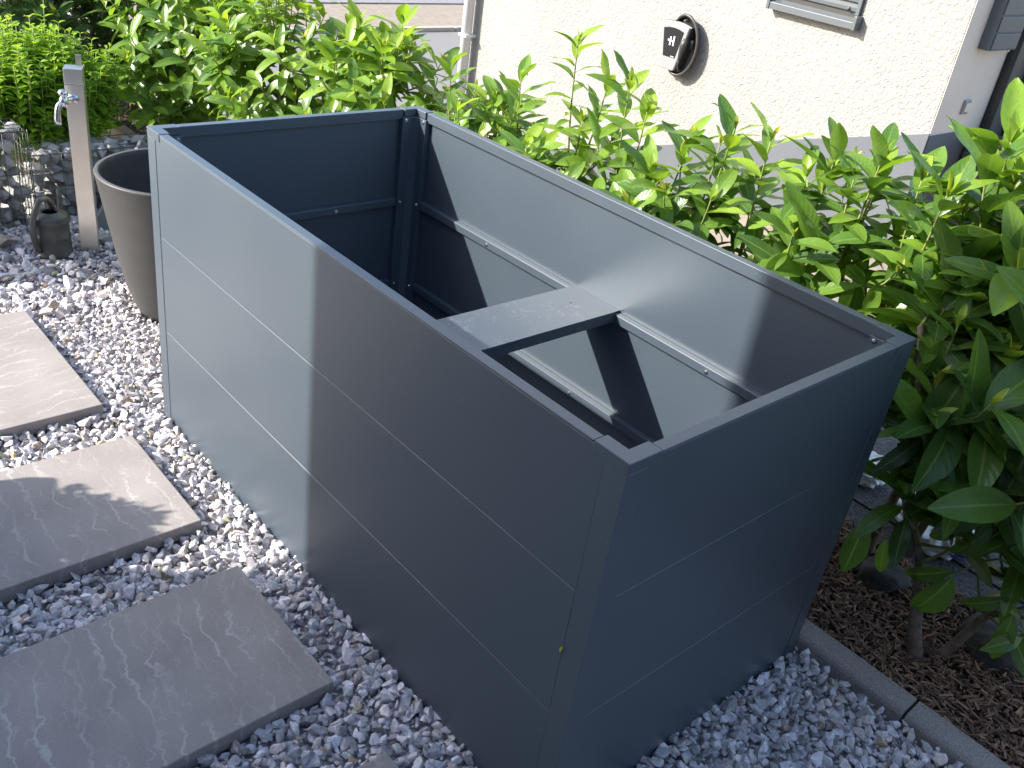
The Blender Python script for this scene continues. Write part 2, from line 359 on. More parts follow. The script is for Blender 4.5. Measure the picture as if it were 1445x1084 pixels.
def np_mesh(name, V, loops, starts, totals):
    me = bpy.data.meshes.new(name)
    me.vertices.add(len(V)); me.vertices.foreach_set('co', V.astype(np.float32).ravel())
    me.loops.add(len(loops)); me.loops.foreach_set('vertex_index', loops.astype(np.int32))
    me.polygons.add(len(starts)); me.polygons.foreach_set('loop_start', starts.astype(np.int32))
    me.polygons.foreach_set('loop_total', totals.astype(np.int32))
    return me
def scatter(name, variants, mats, idx, tint=None, tone=None, uvs=None, smooth=False):
    """join many transformed copies of small meshes; variants: list of (V, faces array)"""
    Vs, Ls, Tn, UV = [], [], [], []; off = 0; fl = None
    k = variants[0][1].shape[1]
    for vi, (V, Fa) in enumerate(variants):
        sel = np.where(idx == vi)[0]
        if not len(sel): continue
        Mx = mats[sel]; P = np.einsum('nij,vj->nvi', Mx[:, :3, :3], V) + Mx[:, None, :3, 3]
        nv = len(V)
        Ls.append((Fa[None] + (off + np.arange(len(sel)) * nv)[:, None, None]).reshape(-1))
        Vs.append(P.reshape(-1, 3)); off += nv * len(sel)
        if tint is not None: Tn.append(np.repeat(tint[sel], nv, axis=0))
        if tone is not None: Tn.append(np.repeat(tone[sel], nv))
        if uvs is not None: UV.append(np.tile(uvs[vi][Fa.reshape(-1)], (len(sel), 1)))
    V = np.concatenate(Vs); Lp = np.concatenate(Ls); nf = len(Lp) // k
    me = np_mesh(name, V, Lp, np.arange(nf) * k, np.full(nf, k))
    if tint is not None:
        a = me.attributes.new('tint', 'FLOAT_COLOR', 'POINT'); T = np.concatenate(Tn); a.data.foreach_set('color', np.c_[T, np.ones(len(T))].astype(np.float32).ravel())
    if tone is not None:
        a = me.attributes.new('tone', 'FLOAT', 'POINT'); a.data.foreach_set('value', np.concatenate(Tn).astype(np.float32))
    if uvs is not None:
        u = me.uv_layers.new(name='UVMap'); u.data.foreach_set('uv', np.concatenate(UV).astype(np.float32).ravel())
    me.update(calc_edges=True); me.validate()
    me.polygons.foreach_set('use_smooth', np.full(nf, smooth))
    return me
def rock_variants(n, pts=16, seed=3, cut=.0):
    rs = np.random.RandomState(seed); out = []
    for i in range(n):
        p = rs.normal(size=(pts, 3)); p /= np.linalg.norm(p, axis=1)[:, None]; p *= rs.uniform(.72, 1.05, (pts, 1)); 
        p *= np.array([1, rs.uniform(.62, .95), rs.uniform(.42, .8)])
        bm = bmesh.new()
        for q in p: bm.verts.new(q)
        r = bmesh.ops.convex_hull(bm, input=bm.verts)
        loose = [v for v in bm.verts if not v.link_faces]
        bmesh.ops.delete(bm, geom=loose, context='VERTS')
        bmesh.ops.triangulate(bm, faces=bm.faces); bmesh.ops.recalc_face_normals(bm, faces=bm.faces)
        bm.verts.ensure_lookup_table(); bm.verts.index_update()
        out.append((np.array([v.co[:] for v in bm.verts]), np.array([[v.index for v in f.verts] for f in bm.faces]))); bm.free()
    return out
def rot_mats(n, rs, tilt=.5):
    a = rs.uniform(0, 2 * np.pi, n); b = rs.normal(0, tilt, n); c = rs.normal(0, tilt, n)
    ca, sa, cb, sb, cc, s_c = np.cos(a), np.sin(a), np.cos(b), np.sin(b), np.cos(c), np.sin(c)
    Z = np.zeros(n); O = np.ones(n)
    Rz = np.stack([ca, -sa, Z, sa, ca, Z, Z, Z, O], 1).reshape(n, 3, 3)
    Rx = np.stack([O, Z, Z, Z, cb, -sb, Z, sb, cb], 1).reshape(n, 3, 3)
    Ry = np.stack([cc, Z, s_c, Z, O, Z, -s_c, Z, cc], 1).reshape(n, 3, 3)
    return Ry @ Rx @ Rz

# ------------------------------------------------------------------ ground, drive, street
box('ground', -60, 1.80, -60, 60, -1.6, -.035, M['subgravel'])
tag(bpy.data.objects['ground'], kind='structure')
def drive_z(y): return max(-.60, min(.02, .02 - .27 * (y - 2.1)))
def strip(name, x0, x1, ys, zf, m):
    bm = bmesh.new(); rows = [[bm.verts.new((x, y, zf(y))) for x in (x0, x1)] for y in ys]
    for a, b in zip(rows, rows[1:]): bm.faces.new((a[0], a[1], b[1], b[0]))
    return tag(fin(bm, name, None, m), kind='structure')
strip('driveway', 1.80, 60, [-60, 0, 1, 2.1, 2.5, 3, 3.5, 4, 4.43, 6.0], drive_z, M['paving'])
strip('street', 1.80, 60, [6.0, 10.28], lambda y: -.60, M['asphalt'])
tag(box('sidewalk', 1.80, 60, 10.40, 11.9, -.9, -.55, M['paving'], bev=.01), kind='structure')
tag(box('front_garden', 1.80, 60, 11.9, 60, -.9, -.53, simple('grey_chippings', (.26, .25, .26), .9, nscale=90, namt=.5, bscale=90, bamt=.7, bdist=.02)), kind='structure')
kb = empty('street_kerb', (6, 10.34, -.6), 'pale concrete kerb along the asphalt street behind the hedge', 'kerb')
x = 1.85
while x < 14:
    box('kerb_stone', x, x + .992, 10.285, 10.395, -.8, -.545, simple('pale_kerb', (.40, .37, .33), .85, nscale=60, namt=.2) if 'pk' not in M else M['pk'], kb, bev=.012)
    x += 1.0
rw = empty('retaining_wall', (1.8, 0, 0), 'rough dark grey concrete garden wall low behind the hedge', 'wall')
box('wall_face', 1.64, 1.80, -6, 14, -1.2, .03, M['roughwall'], rw, bev=.006)
tag(box('asphalt_strip', 1.802, 2.45, -3, 1.6, .0, .035, M['roughwall']), kind='structure')

# ------------------------------------------------------------------ gravel
def in_rect(x, y, r, pad=0): return (x > r[0] - pad) & (x < r[1] + pad) & (y > r[2] - pad) & (y < r[3] + pad)
SLABS = [(-.97, -.175, 2.098, 2.902), (-.97, -.165, 1.350, 1.872), (-.97, -.166, .606, 1.117), (-.97, -.176, -.16, .360)]
KERB_X = (1.032, 1.110)
def gravel():
    rs = np.random.RandomState(5)
    pos = []
    def field(x0, x1, y0, y1, step, z, zj, s0, s1):
        gx, gy = np.meshgrid(np.arange(x0, x1, step), np.arange(y0, y1, step)); n = gx.size
        px = gx.ravel() + rs.uniform(-.5, .5, n) * step; py = gy.ravel() + rs.uniform(-.5, .5, n) * step
        s = rs.uniform(s0, s1, n); s *= np.where(rs.rand(n) < .12, 1.35, 1)
        pos.append(np.c_[px, py, z + rs.normal(0, zj, n), s])
    # near and middle
    field(-1.1, 1.06, -1.0, 2.3, .027, -.015, .003, .0135, .0225)
    field(-1.1, 1.06, -1.0, 2.3, .031, -.001, .004, .0125, .0235)
    field(-1.1, 1.06, -1.0, 2.3, .018, -.017, .003, .006, .010)
    field(-1.1, .9, 2.3, 4.1, .019, -.015, .003, .006, .011)
    field(-1.1, .9, 2.3, 4.1, .0235, -.013, .003, .0115, .0185)
    field(-1.1, .9, 2.3, 4.1, .032, .001, .004, .009, .0185)
    field(-2.9, -1.1, -2.5, 4.1, .04, -.012, .004, .018, .024)
    field(-1.1, 1.03, -2.5, -1.0, .04, -.012, .004, .018, .024)
    field(-.2, 1.2, 2.9, 3.85, .05, .006, .006, .018, .034)
    P = np.concatenate(pos); x, y = P[:, 0], P[:, 1]
    keep = ~in_rect(x, y, (.004, 1.006, .004, 1.996), -.004)
    keep |= in_rect(x, y, (.03, .97, .03, 1.97)) & (rs.rand(len(x)) < .35)
    for r in SLABS: keep &= ~in_rect(x, y, r, .003)
    keep &= x < KERB_X[0] - .006
    keep &= ~((x > .97) & (y > 0))
    P = P[keep]; n = len(P)
    # rise a little near the planter walls on the left
    var = rock_variants(28, 15, 3)
    m = np.tile(np.eye(4), (n, 1, 1)); sc3 = np.stack([P[:, 3] * rs.uniform(.9, 1.25, n), P[:, 3] * rs.uniform(.8, 1.05, n), P[:, 3] * rs.uniform(.8, 1.1, n)], 1)
    m[:, :3, :3] = rot_mats(n, rs, .55) * sc3[:, None, :]
    m[:, :3, 3] = P[:, :3]
    g = rs.uniform(.44, .74, n); g *= np.where(rs.rand(n) < .2, .6, 1)
    g = np.where(rs.rand(n) < .12, rs.uniform(.76, .88, n), g)
    tint = np.stack([g * rs.uniform(1.0, 1.05, n), g * .975, g * rs.uniform(.98, 1.05, n)], 1)
    och = rs.rand(n) < .035; tint[och] = np.stack([rs.uniform(.38, .55, och.sum()), rs.uniform(.32, .42, och.sum()), rs.uniform(.20, .28, och.sum())], 1)
    wm_ = rs.rand(n) < .12; tint[wm_] *= np.array([1.08, 1.0, .9])
    me = scatter('gravel', var, m, rs.randint(0, len(var), n), tint=tint)
    o = link('gravel', me, None, M['gravel']); tag(o, 'grey and white crushed marble gravel around slabs and planter', 'gravel', kind='stuff')
gravel()

# ------------------------------------------------------------------ stepping slabs
slab_lab = ['sunlit grey concrete stepping slab farthest back on the gravel, beside the pot', 'grey concrete stepping slab half in shadow with the round shadow blot on it',
            'large veined grey stepping slab in full shade in the foreground', 'grey stepping slab corner at the bottom edge next to the planter']
angs = [1.45, .05, .18, .3]
for i, r in enumerate(SLABS):
    rs_ = random.Random(i)
    sm = slab_mat('veined_concrete_%d' % i, angs[i], i * 3.7)
    bm = bmesh.new(); addbox(bm, -(r[1] - r[0]) / 2, (r[1] - r[0]) / 2, -(r[3] - r[2]) / 2, (r[3] - r[2]) / 2, -.025, .025, .0035, 2)
    # slightly irregular, cast edges
    for v in bm.verts:
        v.co.x += (noise.noise(Vector((v.co.y * 3, i, 0)))) * .003; v.co.y += noise.noise(Vector((v.co.x * 3, i, 5))) * .003
    o = fin(bm, 'stepping_slab', None, sm); o.location = ((r[0] + r[1]) / 2, (r[2] + r[3]) / 2, .010 if i else .008)
    tag(o, slab_lab[i], 'paving slab', 'stepping slabs in the gravel')

# ------------------------------------------------------------------ garden edging and mulch
ge = empty('garden_edging', (1.07, -.5, 0), 'grey concrete edging between the gravel and the bark mulch', 'edging')
y = -2.33
while y < 6.5:
    if y + .995 > 0.02 and y < 2.02: xa, xb = 1.034, 1.112
    else: xa, xb = KERB_X
    bm = bmesh.new()
    pts = [(xa, -.12), (xb, -.12), (xb, .030), (xb - .006, .036), (xb - .018, .033), (xa + .012, .028), (xa + .003, .022), (xa, .012)]
    prism('edging_stone', pts, 'y', y + .003, y + .995, M['edging'], ge, bev=.0015, seg=1)
    y += 1.0
tag(box('soil_bed', 1.113, 1.638, -4, 8, -.5, .008, M['soil']), kind='structure')
def mulch():
    rs = np.random.RandomState(9)
    n1 = 10000; n2 = 2500
    x = np.r_[rs.uniform(1.118, 1.66, n1), rs.uniform(1.118, 1.66, n2)]; y = np.r_[rs.uniform(-1.1, .75, n1), rs.uniform(.75, 6, n2)]; n = n1 + n2
    z = .012 + rs.uniform(0, .020, n) + np.clip((x - 1.15), 0, .3) * .04
    V = np.array([[-1, -.5, -.5], [1, -.28, -.5], [1, .3, -.5], [-1, .5, -.5], [-.9, -.5, .5], [.9, -.25, .5], [1, .3, .3], [-.9, .45, .5]]) * .5
    V2 = V.copy(); V2[4:, 0] += .12; V2[:, 2] += V2[:, 0] ** 2 * .9
    V3 = V * np.array([1, .7, 1]); V3[:, 1] += V3[:, 0] * .3
    Fa = np.array([[0, 3, 2, 1], [4, 5, 6, 7], [0, 1, 5, 4], [1, 2, 6, 5], [2, 3, 7, 6], [3, 0, 4, 7]])
    m = np.tile(np.eye(4), (n, 1, 1)); s = np.stack([rs.uniform(.010, .048, n), rs.uniform(.006, .022, n), rs.uniform(.0018, .006, n)], 1)
    m[:, :3, :3] = rot_mats(n, rs, .33) * s[:, None, :]; m[:, :3, 3] = np.c_[x, y, z]
    g = rs.uniform(.05, .30, n) ** 1.1; t = np.stack([g * 1.35, g * .82, g * .54], 1)
    lt = rs.rand(n) < .07; t[lt] = np.stack([rs.uniform(.22, .4, lt.sum()), rs.uniform(.15, .26, lt.sum()), rs.uniform(.09, .16, lt.sum())], 1)
    me = scatter('bark_mulch', [(V, Fa), (V2, Fa), (V3, Fa)], m, rs.randint(0, 3, n), tint=t)
    tag(link('bark_mulch', me, None, M['chips']), 'brown bark chip mulch under the laurel shrubs', 'mulch', kind='stuff')
mulch()

# ------------------------------------------------------------------ the raised bed
W_, L_, H_ = 1.01, 2.0, 1.021; Z1, Z2 = .688, .352; PW = .056
rb = empty('raised_bed', (W_ / 2, L_ / 2, 0), 'large anthracite metal raised garden bed, empty and open on top', 'raised bed')
mt = M['metal']
def wall(side):
    """three stacked sheets per side, thickness 12 mm, bright folded lip in each joint"""
    rows = [(-.05, Z2), (Z2, Z1), (Z1, H_ - .0062)]
    for z0, z1 in rows:
        zz0 = z0 + .0008; zz1 = z1 - .0008; t = .012
        pts = [(0.0, zz0 + .0005), (0.0, zz1 - .0007), (.0007, zz1), (t, zz1), (t, zz0), (.0005, zz0)]
        def mp(d):  # depth inwards
            return d
        if side == 'left': prism('wall_panel', [(.0015 + a, b) for a, b in pts], 'y', PW, L_ - PW, mt, rb)
        if side == 'right': prism('wall_panel', [(W_ - .0015 - a, b) for a, b in pts], 'y', PW, L_ - PW, mt, rb)
        if side == 'near': prism('wall_panel', [(.0015 + a, b) for a, b in pts], 'x', PW, W_ - PW, mt, rb)
        if side == 'far': prism('wall_panel', [(L_ - .0015 - a, b) for a, b in pts], 'x', PW, W_ - PW, mt, rb)
for s in ('left', 'right', 'near', 'far'): wall(s)
def Lpts(cx, cy, sx, sy, leg, th, off=0.0):
    return [(cx + sx * off, cy + sy * off), (cx + sx * leg, cy + sy * off), (cx + sx * leg, cy + sy * (off + th)), (cx + sx * (off + th), cy + sy * (off + th)), (cx + sx * (off + th), cy + sy * leg), (cx + sx * off, cy + sy * leg)]
corners = [(0, 0, 1, 1), (0, L_, 1, -1), (W_, 0, -1, 1), (W_, L_, -1, -1)]
for cx, cy, sx, sy in corners:
    cp = prism('corner_post', Lpts(cx, cy, sx, sy, PW - .0015, .014), 'z', -.05, H_ - .0245, mt, rb, bev=.0012, seg=2)
    # inner angle of the post, standing proud inside the walls
    a = .0142; b_ = .094; t = .022
    pts = [(cx + sx * a, cy + sy * a), (cx + sx * b_, cy + sy * a), (cx + sx * b_, cy + sy * (a + t)), (cx + sx * (a + t + .020), cy + sy * (a + t)),
           (cx + sx * (a + t), cy + sy * (a + t + .020)), (cx + sx * (a + t), cy + sy * b_), (cx + sx * a, cy + sy * b_)]
    prism('inner_post', pts, 'z', -.05, H_ - .0255, mt, cp, bev=.001, seg=1)
    cap = prism('corner_cap', Lpts(cx, cy, sx, sy, .086, .0345, -.0008), 'z', H_ - .024, H_ + .0016, mt, rb, bev=.0016, seg=2)
    
# rim rails between the caps
e = .0882
def rprof(o, sg):
    return [(o, H_ - .0054), (o, H_), (o + sg * .027, H_), (o + sg * .027, H_ - .034), (o + sg * .0142, H_ - .034), (o + sg * .0142, H_ - .0054)]
prism('rim_rail', rprof(0, 1), 'y', e, L_ - e, mt, rb, bev=.0012); prism('rim_rail', rprof(W_, -1), 'y', e, L_ - e, mt, rb, bev=.0012)
prism('rim_rail', rprof(0, 1), 'x', e, W_ - e, mt, rb, bev=.0012); prism('rim_rail', rprof(L_, -1), 'x', e, W_ - e, mt, rb, bev=.0012)
# stiffening rails at both joints
for z in (Z1, Z2):
    g0, g1 = .0137, .036; zz = (z - .026, z + .004)
    box('stiffener_rail', g0, g1, .098, L_ - .098, zz[0], zz[1], mt, rb, bev=.003, seg=2)
    box('stiffener_rail', W_ - g1, W_ - g0, .098, L_ - .098, zz[0], zz[1], mt, rb, bev=.003, seg=2)
    box('stiffener_rail', .098, W_ - .098, g0, g1, zz[0], zz[1], mt, rb, bev=.003, seg=2)
    box('stiffener_rail', .098, W_ - .098, L_ - g1, L_ - g0, zz[0], zz[1], mt, rb, bev=.003, seg=2)
# cross brace plate
cb = prism('cross_brace', [(.876, .664), (.876, .700), (1.078, .700), (1.078, .664), (1.075, .664), (1.075, .697), (.879, .697), (.879, .664)], 'x', .0372, W_ - .0372, M['metal_marked'], rb, bev=.0008, seg=1)
box('mounting_tab', W_ - .0372, W_ - .0140, .878, 1.076, .6955, .6995, mt, cb); box('mounting_tab', .0140, .0372, .878, 1.076, .6955, .6995, mt, cb)
hm = bmesh.new(); bmesh.ops.create_circle(hm, cap_ends=True, radius=.004, segments=14); ho = fin(hm, 'screw_hole', cb, M['dark']); ho.matrix_parent_inverse = Matrix(); ho.location = Vector((.885, .985, .7006))
# bolts
bme = None
def bolt(p, d):
    global bme
    if bme is None:
        bm = bmesh.new(); bmesh.ops.create_cone(bm, cap_ends=True, segments=12, radius1=.0072, radius2=.0072, depth=.0014, matrix=Matrix.Translation((0, 0, .0007)))
        bmesh.ops.create_cone(bm, cap_ends=True, segments=12, radius1=.0052, radius2=.0036, depth=.004, matrix=Matrix.Translation((0, 0, .0034)))
        bmesh.ops.create_cone(bm, cap_ends=True, segments=6, radius1=.0016, radius2=.0014, depth=.0012, matrix=Matrix.Translation((0, 0, .0058)))
        bme = bpy.data.meshes.new('bolt'); bm.to_mesh(bme); bm.free(); bme.materials.append(M['bolt'])
    o = bpy.data.objects.new('bolt', bme); COL.objects.link(o); o.parent = rb
    o.location = Vector(p) - rb.location; o.rotation_euler = Vector(d).to_track_quat('Z', 'Y').to_euler()
ip = W_ - .0362
for z in (Z1 - .013, Z2 - .013):
    for y in (.32 + .19, 1.0, 1.503): bolt((W_ - .036, y, z), (-1, 0, 0)); bolt((.036, y, z), (1, 0, 0))
    for x in (.35, .65): bolt((x, L_ - .036, z), (0, -1, 0)); bolt((x, .036, z), (0, 1, 0))
for cx, cy, sx, sy in corners:
    for z in (H_ - .036, Z1 - .013, Z2 - .013, .06):
        bolt((cx + sx * .0362, cy + sy * .080, z), (sx, 0, 0)); bolt((cx + sx * .080, cy + sy * .0362, z), (0, sy, 0))
# yellow flower scrap caught in the post joint
bm = bmesh.new(); bmesh.ops.create_icosphere(bm, subdivisions=1, radius=.0055); 
for v in bm.verts: v.co.y *= .5; v.co.z *= 1.4; v.co += Vector([R.uniform(-.0015, .0015) for _ in range(3)])
pt = fin(bm, 'petal', None, M['petal']); pt.location = (-.0025, PW, .536); tag(pt, 'tiny yellow petal stuck on the planter at the near corner joint', 'petal')

# ------------------------------------------------------------------ house with wallbox
HX, HY = 4.5, 1.669
hs = empty('house', (8, 4, 0), 'white rendered house with grey plinth behind the hedge', 'house')
bm = bmesh.new()
addbox(bm, HX, 12, HY, 6.035, -1.2, 5.5)
hw = fin(bm, 'wall', hs, M['render'])
box('side_wall', HX + .004, 5.16, HY - .006, HY - .001, .5, 5.3, M['render_smooth_bounce'], hs)
# sloping plinth, a little proud of the render
yz = lambda y: .052 + (3.686 - y) * .3415
pts = [(HY - .01, yz(HY) - 0.0), (6.045, yz(6.045)), (6.045, -1.4), (HY - .01, -1.4)]
prism('plinth', pts, 'x', HX - .014, HX - .0005, M['plinth'], hs)
box('plinth', HX - .0005, 5.17, HY - .014, HY - .0075, -1, .726, M['plinth'], hs)
# window: sill, shutter slats, guides
wn = box('window', HX - .004, HX + .10, 2.318, 2.925, 1.21, 2.2, M['antdark'], hs)
sl = prism('sill', [(HX - .002, 1.245), (HX - .062, 1.228), (HX - .066, 1.224), (HX - .066, 1.185), (HX - .062, 1.185), (HX - .002, 1.202)], 'y', 2.318, 2.925, M['ant'], wn, bev=.001, seg=1)
for yy in (2.295, 2.926): box('sill_end', HX - .072, HX - .001, yy, yy + .021, 1.182, 1.262, M['ant'], wn, bev=.002)
for k in range(17):
    z = 1.275 + k * .052
    prism('shutter_slat', [(HX - .006, z), (HX - .019, z + .006), (HX - .021, z + .026), (HX - .019, z + .046), (HX - .006, z + .050)], 'y', 2.345, 2.90, M['ant'], wn)
for yy in (2.318, 2.902): box('guide_rail', HX - .028, HX - .004, yy, yy + .024, 1.262, 2.2, M['ant'], wn, bev=.002)
tube('stop_plug', [(HX - .019, 2.395, 1.292), (HX - .034, 2.395, 1.290)], [.010, .008], M['ant'], wn, n=10)
# downpipe with brackets
dp = tube('downpipe', [(HX - .075, 5.905, -.9), (HX - .075, 5.905, 5.2)], .047, M['pipe'], hs, n=24)
for z in (-.2, .35, 1.9):
    box('bracket', HX - .125, HX - .001, 5.852, 5.958, z, z + .025, M['pipe'], dp, bev=.003)
# dark entrance front beyond the side wall
box('door', 5.18, 6.4, HY - .03, HY - .0065, .62, 3.1, M['antdark'], hs, bev=.004)
box('door_frame', 5.172, 5.26, HY - .07, HY - .031, .62, 3.1, M['antdark'], hs, bev=.004)
box('door_frame', 5.50, 5.58, HY - .06, HY - .031, .62, 3.1, M['ant'], hs, bev=.004)
box('step', 5.0, 6.6, .7, HY - .031, .2, .615, M['roughwall'], hs, bev=.01)
sk = box('socket', 4.80, 4.885, HY - .020, HY - .0065, .835, .920, M['white'], hs, bev=.006)
box('socket_face', 4.815, 4.87, HY - .026, HY - .0205, .850, .905, M['render_smooth_bounce'], sk, bev=.003)
bx = box('wooden_box', 4.95, 5.16, 1.30, 1.60, .616, .72, M['brown'], None, bev=.01); tag(bx, 'dark brown wooden box on the step by the entrance door', 'box')
# letterbox
lb = empty('letterbox', (4.89, HY, 1.22), 'anthracite wall letterbox with stacked flaps beside the entrance', 'letterbox')
box('body', 4.716, 5.075, HY - .075, HY - .007, 1.22, 1.80, M['ant'], lb, bev=.004)
for k in range(6): box('flap', 4.728, 5.063, HY - .083, HY - .0755, 1.228 + k * .095, 1.228 + k * .095 + .088, M['ant'], lb, bev=.003)
tube('lock', [(5.0, HY - .07, 1.222), (5.0, HY - .07, 1.205)], [.006, .004], M['bolt'], lb, n=8)
# wallbox charger -------------------------------------------------
wb = empty('wallbox', (HX, 3.62, .8), 'white and black electric car charger on the white wall, cable coiled round it', 'wallbox')
def yzp(pts, dy=0, dz=0): return [(y + dy, z + dz) for y, z in pts]
TL, TR, BR, BL = (3.735, .945), (3.478, .945), (3.545, .636), (3.672, .636)
def shield(ins, top=0, bot=0):
    cx = 3.608; out = []
    n = 8
    hw_t, hw_b = .128 - ins, .063 - ins * .8
    zt, zb = .940 - ins - top, .636 + ins + bot
    for i in range(n + 1):
        t = -1 + 2 * i / n; out.append((cx - t * hw_t, zt + .018 * (1 - t * t)))
    for s in (1, -1):
        pass
    out += [(cx - hw_t * .80, .80), (cx - hw_b, zb + .01), (cx - hw_b + .012, zb), (cx + hw_b - .012, zb), (cx + hw_b, zb + .01), (cx + hw_t * .80, .80)]
    return out
prism('back_shell', shield(-.004), 'x', HX - .085, HX - .001, M['rubber'], wb, bev=.006)
wc = prism('cover', shield(0), 'x', HX - .112, HX - .0855, M['white'], wb, bev=.007)
cx = 3.608
pan = [(cx + .092, .905), (cx + .045, .916), (cx, .919), (cx - .045, .916), (cx - .092, .905), (cx - .055, .722), (cx + .055, .722)]
prism('display_panel', pan, 'x', HX - .1145, HX - .1122, M['black'], wb, bev=.0008, seg=1)
lx = (HX - .1158, HX - .1147)
def lbox(y0, y1, z0, z1, par): return box('logo_bar', lx[0], lx[1], y0, y1, z0, z1, M['mark'], par, bev=.0004, seg=1)
lg = lbox(cx + .006, cx + .017, .800, .858, wb); lg.name = 'logo'
lbox(cx - .024, cx - .013, .800, .866, lg)
lbox(cx - .0125, cx + .0055, .825, .836, lg); lbox(cx + .0175, cx + .034, .828, .839, lg)
box('status_mark', lx[0], lx[1], cx - .045, cx - .016, .728, .733, M['mark'], wb)
# cable coil around the shell and a plug in its holder
for k in range(4):
    pts = []
    for i in range(40):
        a = 2 * math.pi * i / 40; rr = 1 + .02 * k
        pts.append((HX - .022 - .018 * k, cx - .030 - .008 * k + (.135 * rr) * math.cos(a) * (1.0 if math.cos(a) < 0 else .78), .800 + .190 * rr * math.sin(a) + .004 * k))
    tube('cable_loop', pts, .0105, M['rubber'], wb, n=8, closed=True)
tube('plug', bez((HX - .10, cx - .112, .86), (HX - .12, cx - .118, .84), (HX - .12, cx - .105, .79), (HX - .10, cx - .088, .72)), [.020, .021, .024, .026, .026, .024, .021, .019, .017, .015, .013], M['rubber'], wb, n=12)
tube('cable_end', bez((HX - .10, cx - .088, .72), (HX - .1, cx - .075, .66), (HX - .07, cx - .08, .63), (HX - .05, cx - .10, .65)), .009, M['rubber'], wb)
box('plug_holder', HX - .07, HX - .001, cx - .150, cx - .085, .80, .865, M['rubber'], wb, bev=.01)

# ------------------------------------------------------------------ pot, standpipe, can
pc = (.388, 2.735, 0)
lathe('plant_pot', [(.001, .012), (.15, .012), (.155, -.02), (.175, .03), (.205, .12), (.235, .26), (.262, .42), (.283, .55), (.2905, .592), (.2925, .598), (.2900, .603), (.276, .603)], M['pot'], None, pc, 72)
lathe('inner_wall', [(.276, .603), (.271, .600), (.268, .585), (.245, .42), (.21, .2), (.17, .06), (.001, .05)], M['potin'], bpy.data.objects['plant_pot'], pc, 72)
tag(bpy.data.objects['plant_pot'], 'big round dark grey empty plant pot behind the raised bed', 'plant pot')
sp = empty('standpipe', (.275, 3.44, 0), 'square stainless steel garden tap column beside the pot', 'garden tap', rz=math.radians(-25))
def lobj(o):  # geometry given in the parent's own frame
    o.matrix_parent_inverse = Matrix(); return o
lobj(box('column', -.037, .037, -.037, .037, -.03, .768, M['steel'], sp, bev=.0022))
lobj(box('head', -.0374, .0374, -.0374, .0374, .7695, .834, M['steel'], sp, bev=.0025))
lobj(box('seam', -.0355, .0355, -.0355, .0355, .7675, .77, M['dark'], sp))
tp = lobj(tube('tap', [(-.004, -.036, .712), (-.020, -.062, .712), (-.038, -.090, .714)], [.0135, .012, .013], M['chrome'], sp, n=16))
def sub(o): o.matrix_parent_inverse = Matrix(); return o
sub(tube('tap_flange', [(-.004, -.0372, .710), (-.004, -.042, .710)], [.021, .018], M['chrome'], tp, n=20))
sub(tube('tap_body', [(-.038, -.090, .688), (-.038, -.090, .700), (-.038, -.090, .720), (-.038, -.090, .733)], [.011, .0185, .0185, .010], M['chrome'], tp, n=16))
sub(tube('spout', bez((-.038, -.090, .706), (-.060, -.104, .704), (-.066, -.110, .68), (-.066, -.110, .618), 12), [.0135] * 9 + [.013, .0145, .0145, .0145], M['chrome'], tp, n=14))
sub(tube('tap_handle', [(-.038, -.090, .732), (-.038, -.090, .738), (-.038, -.090, .752), (-.038, -.090, .760)], [.013, .020, .020, .012], M['chrome'], tp, n=14))
hk = lobj(box('hose_hook', .0, .024, .0375, .042, .735, .795, M['steel'], sp, bev=.0015))
# angled arm then upright tip
def bar(name, pts, wd, th, m, par):
    bm = bmesh.new(); pr = None
    for (x, y, z) in pts:
        ring = [bm.verts.new((x - wd / 2, y, z)), bm.verts.new((x + wd / 2, y, z)), bm.verts.new((x + wd / 2, y + th, z + th * .2)), bm.verts.new((x - wd / 2, y + th, z + th * .2))]
        if pr:
            for k in range(4): bm.faces.new((pr[k], pr[(k + 1) % 4], ring[(k + 1) % 4], ring[k]))
        else: bm.faces.new(ring[::-1])
        pr = ring
    bm.faces.new(pr); return fin(bm, name, par, m)
sub(bar('hook_arm', [(.012, .040, .742), (.012, .070, .778), (.012, .088, .800), (.012, .092, .806), (.012, .093, .862)], .024, .005, M['steel'], hk))
# watering can
wc_ = empty('watering_can', (.120, 3.46, 0), 'dark grey plastic watering can standing left of the steel tap column', 'watering can', rz=math.radians(8))
prof = [(.001, .0), (.076, .0), (.0805, .006), (.081, .016), (.078, .020), (.0765, .09), (.0775, .094), (.0775, .100), (.075, .104), (.0755, .155), (.079, .160), (.0815, .172), (.079, .184), (.070, .194), (.052, .200), (.040, .206), (.036, .207), (.033, .203), (.034, .196), (.05, .185), (.066, .16), (.066, .01), (.001, .008)]
lobj(lathe('body', prof, M['can'], wc_, (0, 0, 0), 40))
lobj(tube('can_handle', bez((.030, .030, .196), (.015, .02, .285), (-.055, -.02, .300), (-.088, -.030, .200), 9)[:-1] + bez((-.088, -.030, .200), (-.104, -.034, .150), (-.100, -.034, .075), (-.073, -.026, .040), 9), [.011] + [.0135] * 18, M['can'], wc_, n=12))
lobj(tube('can_spout', bez((.060, .05, .050), (.085, .08, .09), (.095, .10, .16), (.110, .13, .250), 10), [.020, .018, .016, .015, .0145, .014, .0135, .013, .0125, .012, .012], M['can'], wc_, n=12))
# slate board behind the pot
sb = box('slate_board', -.16, .16, -.012, .012, -.30, .20, M['slate'], None, bev=.004); sb.location = (.66, 3.74, .13); sb.rotation_euler = (-.2, .75, .1); tag(sb, 'grey slate board standing behind the round pot', 'slate board')

